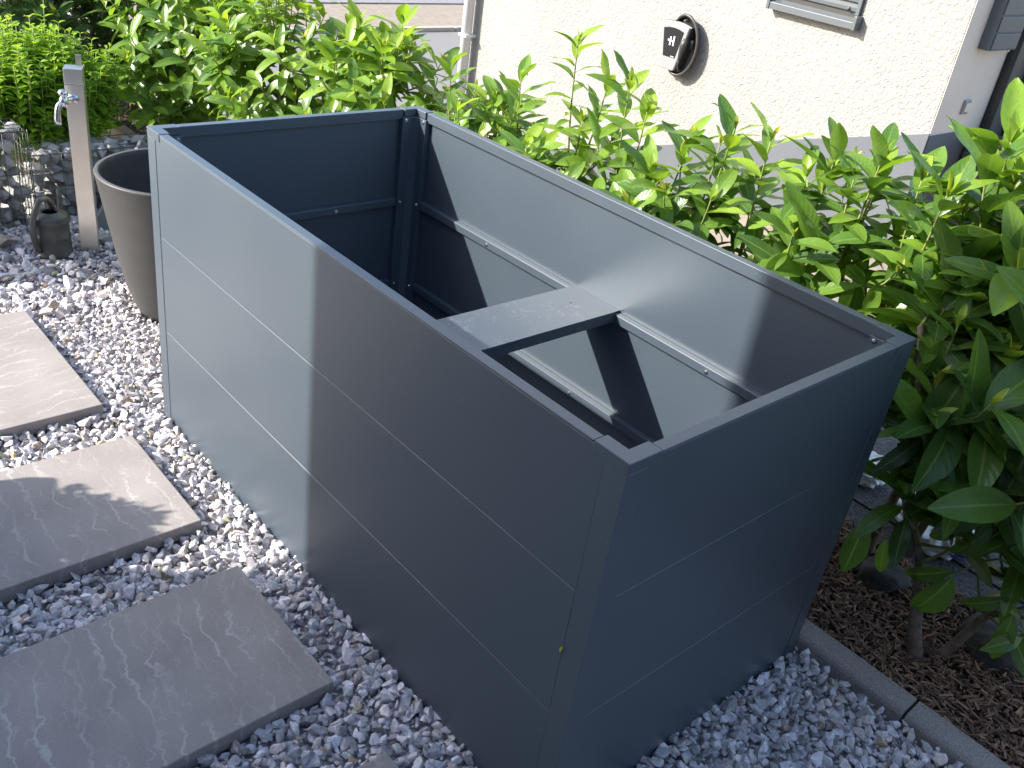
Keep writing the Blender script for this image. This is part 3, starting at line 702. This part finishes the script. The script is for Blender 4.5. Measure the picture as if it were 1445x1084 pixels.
# ------------------------------------------------------------------ gabions and boulders
rockv = rock_variants(10, 26, 21)
rock_me = []
def make_rock_meshes():
    rs = random.Random(4)
    for V, Fa in rockv:
        me = bpy.data.meshes.new('stone'); me.from_pydata([tuple(v) for v in V], [], [tuple(int(i) for i in f) for f in Fa])
        g = rs.uniform(.20, .46); wv = rs.uniform(.92, 1.0)
        a = me.attributes.new('tint', 'FLOAT_COLOR', 'POINT')
        for d in a.data: d.color = (g, g * .98, g * wv, 1)
        me.materials.append(M['rock']); rock_me.append(me)
make_rock_meshes()
def stone(par, p, s, name='stone', i=None):
    o = bpy.data.objects.new(name, R.choice(rock_me) if i is None else rock_me[i]); COL.objects.link(o); o.parent = par
    o.location = Vector(p) - (par.location if par else Vector()); o.scale = s
    o.rotation_euler = (R.uniform(-.6, .6), R.uniform(-.6, .6), R.uniform(0, 6.28)); return o
def gabion(x0, x1, y0, y1, z1, label, sz):
    g = empty('gabion', ((x0 + x1) / 2, (y0 + y1) / 2, 0), label, 'gabion', 'wire gabions filled with grey stones')
    wires = []
    r = .0018; step = .05
    z0 = -.03
    def ln(a, b): wires.append(([a, b], r))
    nx = int(round((x1 - x0) / step)); nz = int(round((z1 - z0) / .1)); ny = int(round((y1 - y0) / step))
    for i in range(nx + 1):
        x = x0 + (x1 - x0) * i / nx; ln((x, y0, z0), (x, y0, z1)); ln((x, y0, z1), (x, y1, z1))
    for j in range(nz + 1):
        z = z0 + (z1 - z0) * j / nz; ln((x0, y0 - .003, z), (x1, y0 - .003, z)); ln((x1, y0, z), (x1, y1, z)); ln((x0, y0, z), (x0, y1, z))
    for k in range(ny + 1):
        y = y0 + (y1 - y0) * k / ny; ln((x0, y, z1 + .003), (x1, y, z1 + .003)); ln((x1, y, z0), (x1, y, z1)); ln((x0, y, z0), (x0, y, z1))
    # doubled corner wires with their spiral
    for (x, y) in ((x1, y0), (x0, y0)):
        wires.append(([(x + .006, y - .004, z0), (x + .006, y - .004, z1 + .01)], .0026))
    tubes('wire_mesh', wires, M['wire'], g, 4)
    z = z0 + sz * .5; row = 0
    while z < z1 - sz * .12:
        top = z > z1 - sz
        for yy in ((y0 + sz * .55, y0 + sz * 1.3, y0 + sz * 1.95) if top else (y0 + sz * .55, y0 + sz * 1.5)):
            x = x0 + sz * (.45 + .4 * (row % 2))
            while x < x1 - sz * .35:
                s = sz * R.uniform(.56, .78)
                stone(g, (x + R.uniform(-.01, .01), yy + R.uniform(-.012, .012), z + R.uniform(-.012, .012)), (s, s * R.uniform(.8, 1), s * R.uniform(.95, 1.25)))
                x += sz * R.uniform(.85, 1.05)
        z += sz * .80; row += 1
    return g
gabion(-.6, .155, 3.80, 4.00, .462, 'taller wire gabion of grey stones at the left edge', .068)
gabion(.172, .86, 3.86, 4.06, .325, 'lower wire gabion of grey stones behind the watering can', .074)
box('gabion_core', 0, 1, 0, 1, 0, 1, M['dark']).scale = (0, 0, 0) if False else (1, 1, 1)
bpy.data.objects.remove(bpy.data.objects['gabion_core'])
bl = link('boulder', rock_me[2].copy(), None); bl.location = (-.055, 3.60, .035); bl.scale = (.085, .075, .07); bl.rotation_euler = (.2, .1, .5)
for d in bl.data.attributes['tint'].data: d.color = (.36, .31, .25, 1)
tag(bl, 'pale brownish boulder on the gravel at the foot of the taller gabion', 'boulder')
for p, s, lab in (((.36, 3.50, .02), .05, 'bluish grey stone lying right of the tap column base'), ((.395, 3.40, .02), .045, 'grey angular stone between the tap column and the pot'), ((-.075, 3.47, .01), .04, 'small grey stone in front of the brownish boulder')):
    o = stone(None, p, (s, s * .8, s * .8), 'boulder'); tag(o, lab, 'stone')
dk = simple('dark_wet_stone', (.045, .043, .040), .8, nscale=22, namt=.4, bscale=40, bamt=.7, bdist=.006)
for p, s, lab in (((1.50, .0, .05), .085, 'dark round stone on the mulch behind the laurel trunk'), ((1.46, .22, .04), .06, 'smaller dark stone on the mulch close to the planter corner'), ((1.52, -.36, .05), .10, 'dark stone on the mulch at the right edge under the leaves')):
    bm = bmesh.new(); bmesh.ops.create_icosphere(bm, subdivisions=4, radius=1)
    for v in bm.verts:
        q = v.co.copy(); v.co = q * (1 + noise.noise(q * 1.1 + Vector(p) * 9) * .35 + noise.noise(q * 3 + Vector(p)) * .09)
        v.co = Vector((v.co.x * s * 1.15, v.co.y * s, v.co.z * s * .8))
    o = fin(bm, 'boulder', None, dk, True); o.location = (p[0], p[1], p[2] - .035); tag(o, lab, 'stone')

# ------------------------------------------------------------------ sacks behind the hedge
def sack(p, sx, sy, sz, label, rz, seed, blue):
    bm = bmesh.new(); bmesh.ops.create_icosphere(bm, subdivisions=5, radius=1)
    for v in bm.verts:
        c = v.co.copy(); q = Vector((math.copysign(abs(c.x) ** .6, c.x), math.copysign(abs(c.y) ** .7, c.y), math.copysign(abs(c.z) ** .8, c.z)))
        n = noise.fractal(q * 1.9 + Vector((seed, 0, 0)), 1.0, 2.0, 4) * .10
        n += (abs(noise.noise(q * 2.6 + Vector((0, seed, 0)))) * .34)
        v.co = Vector((q.x * sx, q.y * sy, q.z * sz)) * (1 + n)
        if v.co.z < -sz * .7: v.co.z = -sz * .7
    o = fin(bm, 'plastic_sack', None, M['sack'], True); o.location = p; o.rotation_euler = (0, 0, rz)
    o.data.materials.append(M['sackblue'])
    for f in o.data.polygons:
        c = f.center
        if blue and (c.x / sx) * .3 + c.z / sz * .9 < -.15 and c.y < 0: f.material_index = 1
    tag(o, label, 'sack', 'garden sacks behind the hedge')
sack((1.86, .03, .075), .14, .10, .045, 'crumpled white plastic sack with blue print behind the laurel trunk', .9, 3, True)
sack((1.97, .36, .07), .09, .07, .04, 'small white plastic sack beside the planter corner, behind the hedge', .4, 8, False)

# ------------------------------------------------------------------ leaves
def leaf_shape(cols, rows, width, fold, curl, wave, ph, tipw=1.0):
    V = []; UV = []
    for r in range(rows + 1):
        v = r / rows
        wv = width * .5 * (math.sin(math.pi * min(1, v * .97 + .012) ** (.92 * tipw)) ** .78) * (1 if v < .9 else (1 - (v - .9) * 4.5)) + .006
        ang = curl * v
        yy = math.sin(ang) / curl if abs(curl) > 1e-3 else v; zz = -(1 - math.cos(ang)) / curl if abs(curl) > 1e-3 else 0
        for c in range(cols + 1):
            u = c / cols; d = (u - .5) * 2
            ed = abs(d); z = zz + ed * wv * fold + math.sin(v * 11 + ph + (1.5 if d > 0 else 0)) * wave * ed * ed
            V.append((d * wv * (1 - .12 * fold), yy, z)); UV.append((u, v))
    Fa = [[r * (cols + 1) + c, r * (cols + 1) + c + 1, (r + 1) * (cols + 1) + c + 1, (r + 1) * (cols + 1) + c] for r in range(rows) for c in range(cols)]
    return np.array(V), np.array(Fa), np.array(UV)
rl = random.Random(21)
HI = [leaf_shape(4, 8, (.29, .33, .36, .40, .31, .43)[len_i % 6], rl.uniform(.12, .45), rl.uniform(.15, .95), rl.uniform(.004, .02), rl.uniform(0, 6)) for len_i in range(6)]
LOW = [leaf_shape(2, 5, rl.uniform(.30, .42), rl.uniform(.15, .55), rl.uniform(.15, .95), .008, rl.uniform(0, 6)) for _ in range(6)]
TONES = [.08, .22, .36, .5, .64, .78, .92]
def leaf_meshes(shapes, m):
    out = []
    for V, Fa, UV in shapes:
        row = []
        for t in TONES:
            me = scatter('leaf', [(V, Fa)], np.eye(4)[None], np.array([0]), tone=np.array([t]), uvs=[UV], smooth=True)
            me.materials.append(m); row.append(me)
        out.append(row)
    return out
HIM = leaf_meshes(HI, M['leaf'])
MINT = [leaf_shape(2, 4, rl.uniform(.42, .55), .4, rl.uniform(.2, .8), .02, rl.uniform(0, 6), .8) for _ in range(4)]
MINTM = leaf_meshes(MINT, M['mint'])
def leaf_matrix(p, d, n, s):
    d = d.normalized(); n = (n - d * n.dot(d))
    n = n.normalized() if n.length > 1e-4 else d.orthogonal().normalized()
    x = d.cross(n)
    return Matrix(((x.x * s, d.x * s, n.x * s, p.x), (x.y * s, d.y * s, n.y * s, p.y), (x.z * s, d.z * s, n.z * s, p.z), (0, 0, 0, 1)))
def blocked(p, pad=.02):
    if -pad < p.x < W_ + pad and -pad < p.y < L_ + pad and p.z < H_ + .03: return True
    if (p.x - pc[0]) ** 2 + (p.y - pc[1]) ** 2 < .31 ** 2 and p.z < .63: return True
    if p.z < .02: return True
    return False
class Plant:
    def __init__(s, seed): s.r = random.Random(seed); s.leaves = []; s.twigs = []; s.stems = []
    def shoot(s, o, tip, size=.11, nl=11, young=4, tone=.45, spread=1.0, leafspan=.28, force=False):
        r = s.r; o = Vector(o); tip = Vector(tip); d = tip - o; L = d.length
        up = Vector((0, 0, 1)); c1 = o + d * .45 + Vector((d.x, d.y, 0)) * .25 - up * .10 * L; c2 = tip - (d.normalized() * .4 + up * .6).normalized() * L * .33
        pts = bez(o, c1, c2, tip, 9)
        s.twigs.append((pts, [.0052 - .0030 * i / 9 for i in range(10)]))
        cum = [0]
        for a, b in zip(pts, pts[1:]): cum.append(cum[-1] + (b - a).length)
        T = cum[-1]
        def at(dist):
            dist = max(0, min(T, dist))
            for i in range(9):
                if dist <= cum[i + 1] + 1e-9:
                    f = (dist - cum[i]) / max(1e-6, cum[i + 1] - cum[i]); return pts[i].lerp(pts[i + 1], f), (pts[i + 1] - pts[i]).normalized()
            return pts[-1], (pts[-1] - pts[-2]).normalized()
        ph = r.uniform(0, 6.28)
        for k in range(nl):
            f = k / (nl - 1); p, t = at(T - f ** 1.15 * min(T * .95, leafspan) - .004)
            a = ph + k * 2.399 + r.uniform(-.25, .25)
            e1 = t.cross(Vector((.3, .2, 1))).normalized(); e2 = t.cross(e1)
            out = e1 * math.cos(a) + e2 * math.sin(a)
            op = spread * (.70 + .65 * f) + r.uniform(-.18, .18)          # more open lower down
            dd = t * math.cos(op) + out * math.sin(op); dd.z -= .14 + .30 * f
            dd.normalize()
            sz = size * (.72 + .38 * math.sin(math.pi * min(1, f * .8 + .25))) * r.uniform(.82, 1.15)
            nn = t * math.sin(op) - out * math.cos(op) + Vector((0, 0, .35)) + Vector([r.uniform(-.25, .25) for _ in range(3)])
            q = p + dd * sz
            if blocked(p) or blocked(q) or blocked(p + dd * sz * .5): continue
            if not force and q.x > 1.1 and q.z < .52 and -.33 < q.y < .75: continue
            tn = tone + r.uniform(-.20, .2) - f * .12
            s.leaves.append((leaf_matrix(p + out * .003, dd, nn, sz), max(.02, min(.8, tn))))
        p, t = at(T)
        for k in range(young):
            a = ph + k * 2.2; e1 = t.cross(Vector((.3, .2, 1))).normalized(); e2 = t.cross(e1); out = e1 * math.cos(a) + e2 * math.sin(a)
            op = r.uniform(.12, .5); dd = (t * math.cos(op) + out * math.sin(op) + Vector((0, 0, .35))).normalized()
            s.leaves.append((leaf_matrix(p, dd, t * math.sin(op) - out, size * r.uniform(.22, .45)), r.uniform(.72, .98)))
        return
    def build(s, name, loc, label, cat, group, shapes, meshes, m, maxparts=300, twm=None):
        root = empty(name, loc, label, cat, group)
        if s.stems: tubes('trunk', s.stems, M['bark'], root, 10)
        if s.twigs: tubes('twigs', s.twigs, twm or M['twig'], root, 5)
        sc_ = []
        for i, (mx, tn) in enumerate(s.leaves):
            pr = project(mx.translation); big = mx.col[1].to_3d().length
            v = big * F / pr[2] if pr and -60 < pr[0] < 1505 and -60 < pr[1] < 1144 else 0
            sc_.append(v)
        order = sorted(range(len(s.leaves)), key=lambda i: -sc_[i]); parts = [i for i in order[:maxparts] if sc_[i] > 0]; ps = set(parts)
        li = Matrix.Translation(-Vector(loc))
        for i in parts:
            mx, tn = s.leaves[i]; k = min(range(len(TONES)), key=lambda j: abs(TONES[j] - tn - s.r.uniform(-.07, .07)))
            o = bpy.data.objects.new('leaf', s.r.choice(meshes)[k]); COL.objects.link(o); o.parent = root; o.matrix_local = li @ mx
        rest = [i for i in range(len(s.leaves)) if i not in ps]
        if rest:
            mats = np.array([np.array(s.leaves[i][0]) for i in rest]); tn = np.array([s.leaves[i][1] for i in rest])
            me = scatter('foliage', [(a, b) for a, b, c in shapes], mats, np.array([s.r.randrange(len(shapes)) for _ in rest]), tone=tn, uvs=[c for a, b, c in shapes], smooth=True)
            f = link('foliage', me, root, m); f['kind'] = 'stuff'
        return root
def stem(pl, base, top, r0=.017, r1=.008, bend=.04):
    b, t = Vector(base), Vector(top); off = Vector((pl.r.uniform(-bend, bend), pl.r.uniform(-bend, bend), 0))
    pts = bez(b - Vector((0, 0, .04)), b.lerp(t, .33) + off, b.lerp(t, .66) - off, t, 8)
    pl.stems.append((pts, [r0 + (r1 - r0) * (i / 8) ** .8 for i in range(9)])); return pts
def laurel(seed, base, stems, cz, rad, n, label, extra=(), size=.11, tone=.42, maxparts=300, lowleaf=(), zmin=.12, xmin=None):
    pl = Plant(seed); r = pl.r; bx, by = base
    sts = [stem(pl, b, t, r0) for b, t, r0 in stems]
    allp = [p for st in sts for p in st[3:]]
    k = 0; tries = 0
    while k < n and tries < n * 8:
        tries += 1
        a = r.uniform(0, 6.28); h = r.uniform(-1, 1); rr = (1 - h * h) ** .5 * r.uniform(.55, 1.0) if abs(h) < 1 else 0
        tip = Vector((bx + rad[0] * rr * math.cos(a), by + rad[1] * rr * math.sin(a), cz + rad[2] * h * r.uniform(.75, 1)))
        if blocked(tip, .04) or tip.z < zmin: continue
        if xmin and tip.x < xmin: continue
        org = min(allp, key=lambda p: (p - tip).length + abs((tip.z - .22) - p.z) * .7 + r.uniform(0, .1))
        org = org + Vector((r.uniform(-.01, .01), r.uniform(-.01, .01), 0))
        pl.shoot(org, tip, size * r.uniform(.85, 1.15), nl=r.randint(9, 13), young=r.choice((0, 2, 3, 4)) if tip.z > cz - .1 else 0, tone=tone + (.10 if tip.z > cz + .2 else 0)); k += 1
    for e_ in extra:
        tip = Vector(e_[:3]); org = min(allp, key=lambda p: (p - (tip - Vector((0, 0, .38)))).length)
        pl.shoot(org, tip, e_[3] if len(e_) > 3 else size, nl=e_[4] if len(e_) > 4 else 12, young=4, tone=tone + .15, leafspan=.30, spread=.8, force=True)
    for (x0, y0, z0, x1, y1, z1) in lowleaf:
        a, b = Vector((x0, y0, z0)), Vector((x1, y1, z1))
        pl.leaves.append((leaf_matrix(a, b - a, Vector((-.75, -.45, .45)) + Vector([r.uniform(-.25, .25) for _ in range(3)]), (b - a).length), r.uniform(.18, .42)))
    if lowleaf:
        for tw in ([(1.275, -.10, .34), (1.26, -.03, .32), (1.24, .028, .352)], [(1.28, -.12, .36), (1.27, -.0, .55), (1.235, -.028, .63)], [(1.45, -.36, .32), (1.33, -.39, .38), (1.255, -.40, .36)],
                   [(1.45, -.36, .32), (1.36, -.30, .42), (1.25, -.24, .35)], [(1.5, -.1, .8), (1.38, -.17, .66), (1.27, -.19, .66)], [(1.36, .02, .9), (1.28, .08, .82), (1.22, .118, .80)], [(1.4, .02, .95), (1.3, .03, .96), (1.25, .025, .948)], [(1.45, -.08, .9), (1.35, -.1, .9), (1.27, -.113, .888)]):
            pl.twigs.append((bez(Vector(tw[0]), Vector(tw[1]), Vector(tw[1]), Vector(tw[2]), 6), .003))
    return pl.build('laurel_shrub', (bx, by, 0), label, 'laurel', 'cherry laurels of the hedge', HI, HIM, M['leaf'], maxparts)
S3 = lambda bx, by, h: [((bx, by, 0), (bx + .02, by + .03, h), .018), ((bx + .02, by, 0), (bx + .14, by - .12, h * .9), .013), ((bx - .01, by + .02, 0), (bx - .05, by + .16, h * .95), .012)]
# nearest one, by the planter's right corner
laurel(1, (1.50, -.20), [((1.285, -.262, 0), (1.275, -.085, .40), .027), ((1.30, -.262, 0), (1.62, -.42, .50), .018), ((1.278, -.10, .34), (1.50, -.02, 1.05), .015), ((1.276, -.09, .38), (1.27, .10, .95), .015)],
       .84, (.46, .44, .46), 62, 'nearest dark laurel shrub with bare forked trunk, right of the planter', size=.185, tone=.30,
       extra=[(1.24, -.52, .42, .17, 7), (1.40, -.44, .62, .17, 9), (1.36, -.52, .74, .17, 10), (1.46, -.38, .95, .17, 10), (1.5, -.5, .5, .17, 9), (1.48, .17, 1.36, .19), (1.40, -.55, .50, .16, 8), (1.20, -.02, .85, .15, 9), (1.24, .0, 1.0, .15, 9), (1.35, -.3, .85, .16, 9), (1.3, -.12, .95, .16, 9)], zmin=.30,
       lowleaf=[(1.24, 0.028, 0.354, 1.21, 0.019, 0.167), (1.26, -0.037, 0.321, 1.23, -0.069, 0.208), (1.25, -0.234, 0.36, 1.22, -0.117, 0.24), (1.24, -0.244, 0.347, 1.21, -0.203, 0.152),
                (1.26, -0.384, 0.371, 1.23, -0.285, 0.255), (1.25, -0.411, 0.34, 1.22, -0.434, 0.163), (1.25, -0.025, 0.621, 1.22, 0.05, 0.574), (1.23, -0.031, 0.632, 1.2, -0.004, 0.55),
                (1.22, -0.034, 0.637, 1.19, -0.124, 0.546), (1.27, -0.018, 0.61, 1.24, -0.161, 0.594), (1.3, -0.184, 0.645, 1.27, -0.265, 0.743), (1.26, -0.194, 0.667, 1.23, -0.208, 0.568),
                (1.3, -0.184, 0.645, 1.27, -0.165, 0.792), (1.26, -0.194, 0.667, 1.23, -0.117, 0.657), (1.26, -0.253, 0.623, 1.23, -0.374, 0.507), (1.24, -0.25, 0.629, 1.21, -0.282, 0.489),
                (1.28, -0.205, 0.475, 1.25, -0.13, 0.385), (1.25, -0.274, 0.536, 1.22, -0.222, 0.378), (1.22, 0.118, 0.801, 1.19, 0.116, 0.675), (1.22, 0.118, 0.801, 1.19, 0.005, 0.738),
                (1.24, 0.022, 0.951, 1.21, 0.017, 0.824), (1.26, 0.029, 0.943, 1.23, -0.089, 0.886), (1.26, -0.116, 0.892, 1.23, -0.138, 0.763), (1.28, -0.111, 0.883, 1.25, -0.225, 0.829)])
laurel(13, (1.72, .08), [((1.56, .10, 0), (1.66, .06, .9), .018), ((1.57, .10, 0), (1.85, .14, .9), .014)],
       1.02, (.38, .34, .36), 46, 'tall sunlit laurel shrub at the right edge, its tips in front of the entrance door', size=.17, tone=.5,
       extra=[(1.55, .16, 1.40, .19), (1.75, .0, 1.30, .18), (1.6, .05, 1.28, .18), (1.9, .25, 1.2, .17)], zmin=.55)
laurel(2, (1.52, .42), S3(1.45, .45, .9), .86, (.36, .38, .42), 46, 'laurel shrub in front of the house corner, tips above the planter rim', size=.155, tone=.42,
       extra=[(1.45, .437, 1.28, .16), (1.45, .308, 1.26, .15), (1.5, .60, 1.24, .15), (1.38, .20, 1.26, .16)])
laurel(3, (1.46, 1.0), S3(1.45, 1.0, .8), .80, (.34, .36, .38), 50, 'laurel shrub midway along the planter, below the window sill', size=.145, tone=.46,
       extra=[(1.45, .938, 1.22, .14), (1.45, .80, 1.22, .14), (1.45, 1.10, 1.14, .14)])
laurel(4, (1.45, 1.58), S3(1.45, 1.6, .8), .72, (.30, .30, .36), 38, 'laurel shrub with tall thin sprigs against the white wall', size=.13, tone=.5,
       extra=[(1.45, 1.677, 1.31, .115, 14), (1.45, 1.40, 1.24, .14), (1.45, 1.30, 1.17, .14), (1.47, 1.52, 1.2, .12)])
laurel(5, (1.45, 2.15), S3(1.45, 2.15, .75), .72, (.30, .34, .32), 42, 'laurel shrub beside the white downpipe, behind the far planter corner', size=.13, tone=.48,
       extra=[(1.45, 1.95, 1.12, .13), (1.45, 2.09, 1.0, .14), (1.45, 2.38, 1.06, .12)])
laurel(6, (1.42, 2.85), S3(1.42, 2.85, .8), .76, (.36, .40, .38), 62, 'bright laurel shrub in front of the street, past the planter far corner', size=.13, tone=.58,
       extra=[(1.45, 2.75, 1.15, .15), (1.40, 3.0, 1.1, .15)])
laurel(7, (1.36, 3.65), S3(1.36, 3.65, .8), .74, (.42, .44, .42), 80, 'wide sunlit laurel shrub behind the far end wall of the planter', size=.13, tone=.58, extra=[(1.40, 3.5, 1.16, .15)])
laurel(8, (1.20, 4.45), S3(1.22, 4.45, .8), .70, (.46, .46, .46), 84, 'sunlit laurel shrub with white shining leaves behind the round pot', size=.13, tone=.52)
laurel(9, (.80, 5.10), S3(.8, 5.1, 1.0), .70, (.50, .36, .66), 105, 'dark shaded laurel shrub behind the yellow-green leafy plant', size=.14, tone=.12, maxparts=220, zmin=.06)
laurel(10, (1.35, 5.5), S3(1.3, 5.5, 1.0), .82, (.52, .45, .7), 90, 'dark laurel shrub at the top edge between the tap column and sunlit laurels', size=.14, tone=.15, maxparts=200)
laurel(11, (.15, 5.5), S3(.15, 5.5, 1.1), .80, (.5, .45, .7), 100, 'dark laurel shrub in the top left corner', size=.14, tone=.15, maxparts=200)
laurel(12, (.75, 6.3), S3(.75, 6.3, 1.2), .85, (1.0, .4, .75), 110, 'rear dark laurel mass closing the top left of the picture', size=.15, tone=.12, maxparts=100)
# mint-like plant ----------------------------------------------------
def mint():
    pl = Plant(33); r = pl.r
    for k in range(340):
        a = r.uniform(0, 6.28); q = r.uniform(0, 1) ** .5
        tip = Vector((.30 + .52 * q * math.cos(a), 4.36 + .32 * q * math.sin(a), .80 - .16 * q * q + r.uniform(-.10, .05)))
        if r.random() < .3: tip.z -= r.uniform(.08, .30)
        if k == 0: tip = Vector((.46, 4.34, .93))
        base = Vector((.32 + (tip.x - .32) * .55, 4.38 + (tip.y - 4.38) * .5, .08))
        pts = bez(base, base + Vector((0, 0, .3)), tip - Vector((0, 0, .22)), tip, 6); pl.twigs.append((pts, .0022))
        for j in range(12):
            f = j / 12; p = pts[-1].lerp(pts[2], f * .95) if f else pts[-1]
            sz = (.036 + .044 * min(1, f * 2.2)) * r.uniform(.8, 1.2); an = j * 1.5708 / 1 + r.uniform(-.3, .3) + k
            for s_ in (0, math.pi):
                out = Vector((math.cos(an + s_), math.sin(an + s_), 0)); dd = out + Vector((0, 0, .75 - f * 1.1))
                if p.y + dd.normalized().y * sz < 4.04 and p.z < .34: continue
                pl.leaves.append((leaf_matrix(p, dd, Vector((0, 0, 1)) - out * .3 + Vector([r.uniform(-.3, .3) for _ in range(3)]), sz), max(0.05, min(1, .66 - f * .45 + r.uniform(-.15, .2)))))
    pl.build('leafy_plant', (.3, 4.38, 0), 'bushy yellow-green leafy plant growing behind the gabions', 'plant', None, MINT, MINTM, M['mint'])
mint()
# added unseen leafy masses, left of frame, shading the tap corner and slabs
def leafy_shadow_caster(seed, c, rad, n, sz, label, stemr=.02, extra=()):
    pl = Plant(seed); r = pl.r
    pts = stem(pl, (c[0], c[1], 0), (c[0], c[1], c[2] + rad[2] * .5), stemr, stemr * .5)
    for k in range(n):
        v = Vector([r.gauss(0, 1) for _ in range(3)]).normalized() * r.uniform(.45, 1) ** .6
        p = Vector((c[0] + v.x * rad[0], c[1] + v.y * rad[1], c[2] + v.z * rad[2]))
        d = (v + Vector((r.uniform(-.6, .6), r.uniform(-.6, .6), r.uniform(-.3, .6)))).normalized()
        pl.leaves.append((leaf_matrix(p, d, Vector((r.uniform(-1, 1), r.uniform(-1, 1), 1)), sz * r.uniform(.7, 1.3)), r.uniform(.1, .6)))
        if k % 9 == 0: pl.twigs.append(([pts[-2], pts[-2].lerp(p, .6) + Vector((0, 0, .03)), p], .003))
    for e_ in extra:
        a, b, s_ = Vector(e_[0]), Vector(e_[1]), e_[2]
        pl.twigs.append(([pts[-1], pts[-1].lerp(a, .5) + Vector((0, 0, .02)), a], .002)); pl.leaves.append((leaf_matrix(a, b - a, Vector((-.8, .5, .6)), s_), .4))
    pl.build('leafy_shadow_caster', (c[0], c[1], 0), label, 'shadow caster', None, LOW, HIM, M['leaf'], maxparts=0)
leafy_shadow_caster(51, (-2.35, 5.00, 1.12), (.36, .40, .98), 2600, .11, 'added unseen leafy mass outside the left edge casting shade on the garden tap')
leafy_shadow_caster(52, (-1.42, 2.08, .62), (.16, .15, .19), 1500, .055, 'added unseen leafy mass outside the left edge casting the leafy shadow on the stepping slab', .012,
            extra=[((-1.385, 2.285, .735), (-1.30, 2.235, .735), .10), ((-1.38, 2.29, .720), (-1.30, 2.24, .710), .095), ((-1.37, 2.27, .745), (-1.31, 2.25, .735), .07), ((-1.38, 2.28, .71), (-1.33, 2.22, .715), .07)])
sbx = empty('box_shadow_caster', (-1.67, 2.21, 0), 'added unseen box outside the left edge casting the flat-topped slab shadow', 'storage box', rz=-.30)  # added out of view, shaped to throw the flat-topped shadow on the slab
lobj(box('body', -.22, .22, -.20, .20, -.03, .66, M['ant'], sbx, bev=.01)); lobj(box('lid', -.235, .235, -.215, .215, .663, .725, M['ant'], sbx, bev=.012))
# the house the picture was taken from: its corner throws the big shade
h2 = empty('house', (-6, -3, 0), 'unseen house left of the picture, kept dark against bounce light, whose corner shades the foreground', 'house')
wd = simple('low_bounce_dark', (.11, .11, .115), .8, nscale=6, namt=.15, bscale=50, bamt=.3)  # kept dark so the unseen walls bounce little light onto the planter
box('wall', -9, -3.0, -9, 2.895, -.5, 4.33, wd, h2)
tag(box('sky_blocker', -.2, 3.2, -7, -3.9, -.5, 2.7, wd), 'added unseen block behind the camera keeping sky light off the near planter face', 'sky blocker')  # added unseen block that darkens the planter's near face by hiding sky
box('roof_edge', -9.1, -3.0, -9, 2.895, 4.331, 4.43, M['ant'], h2)
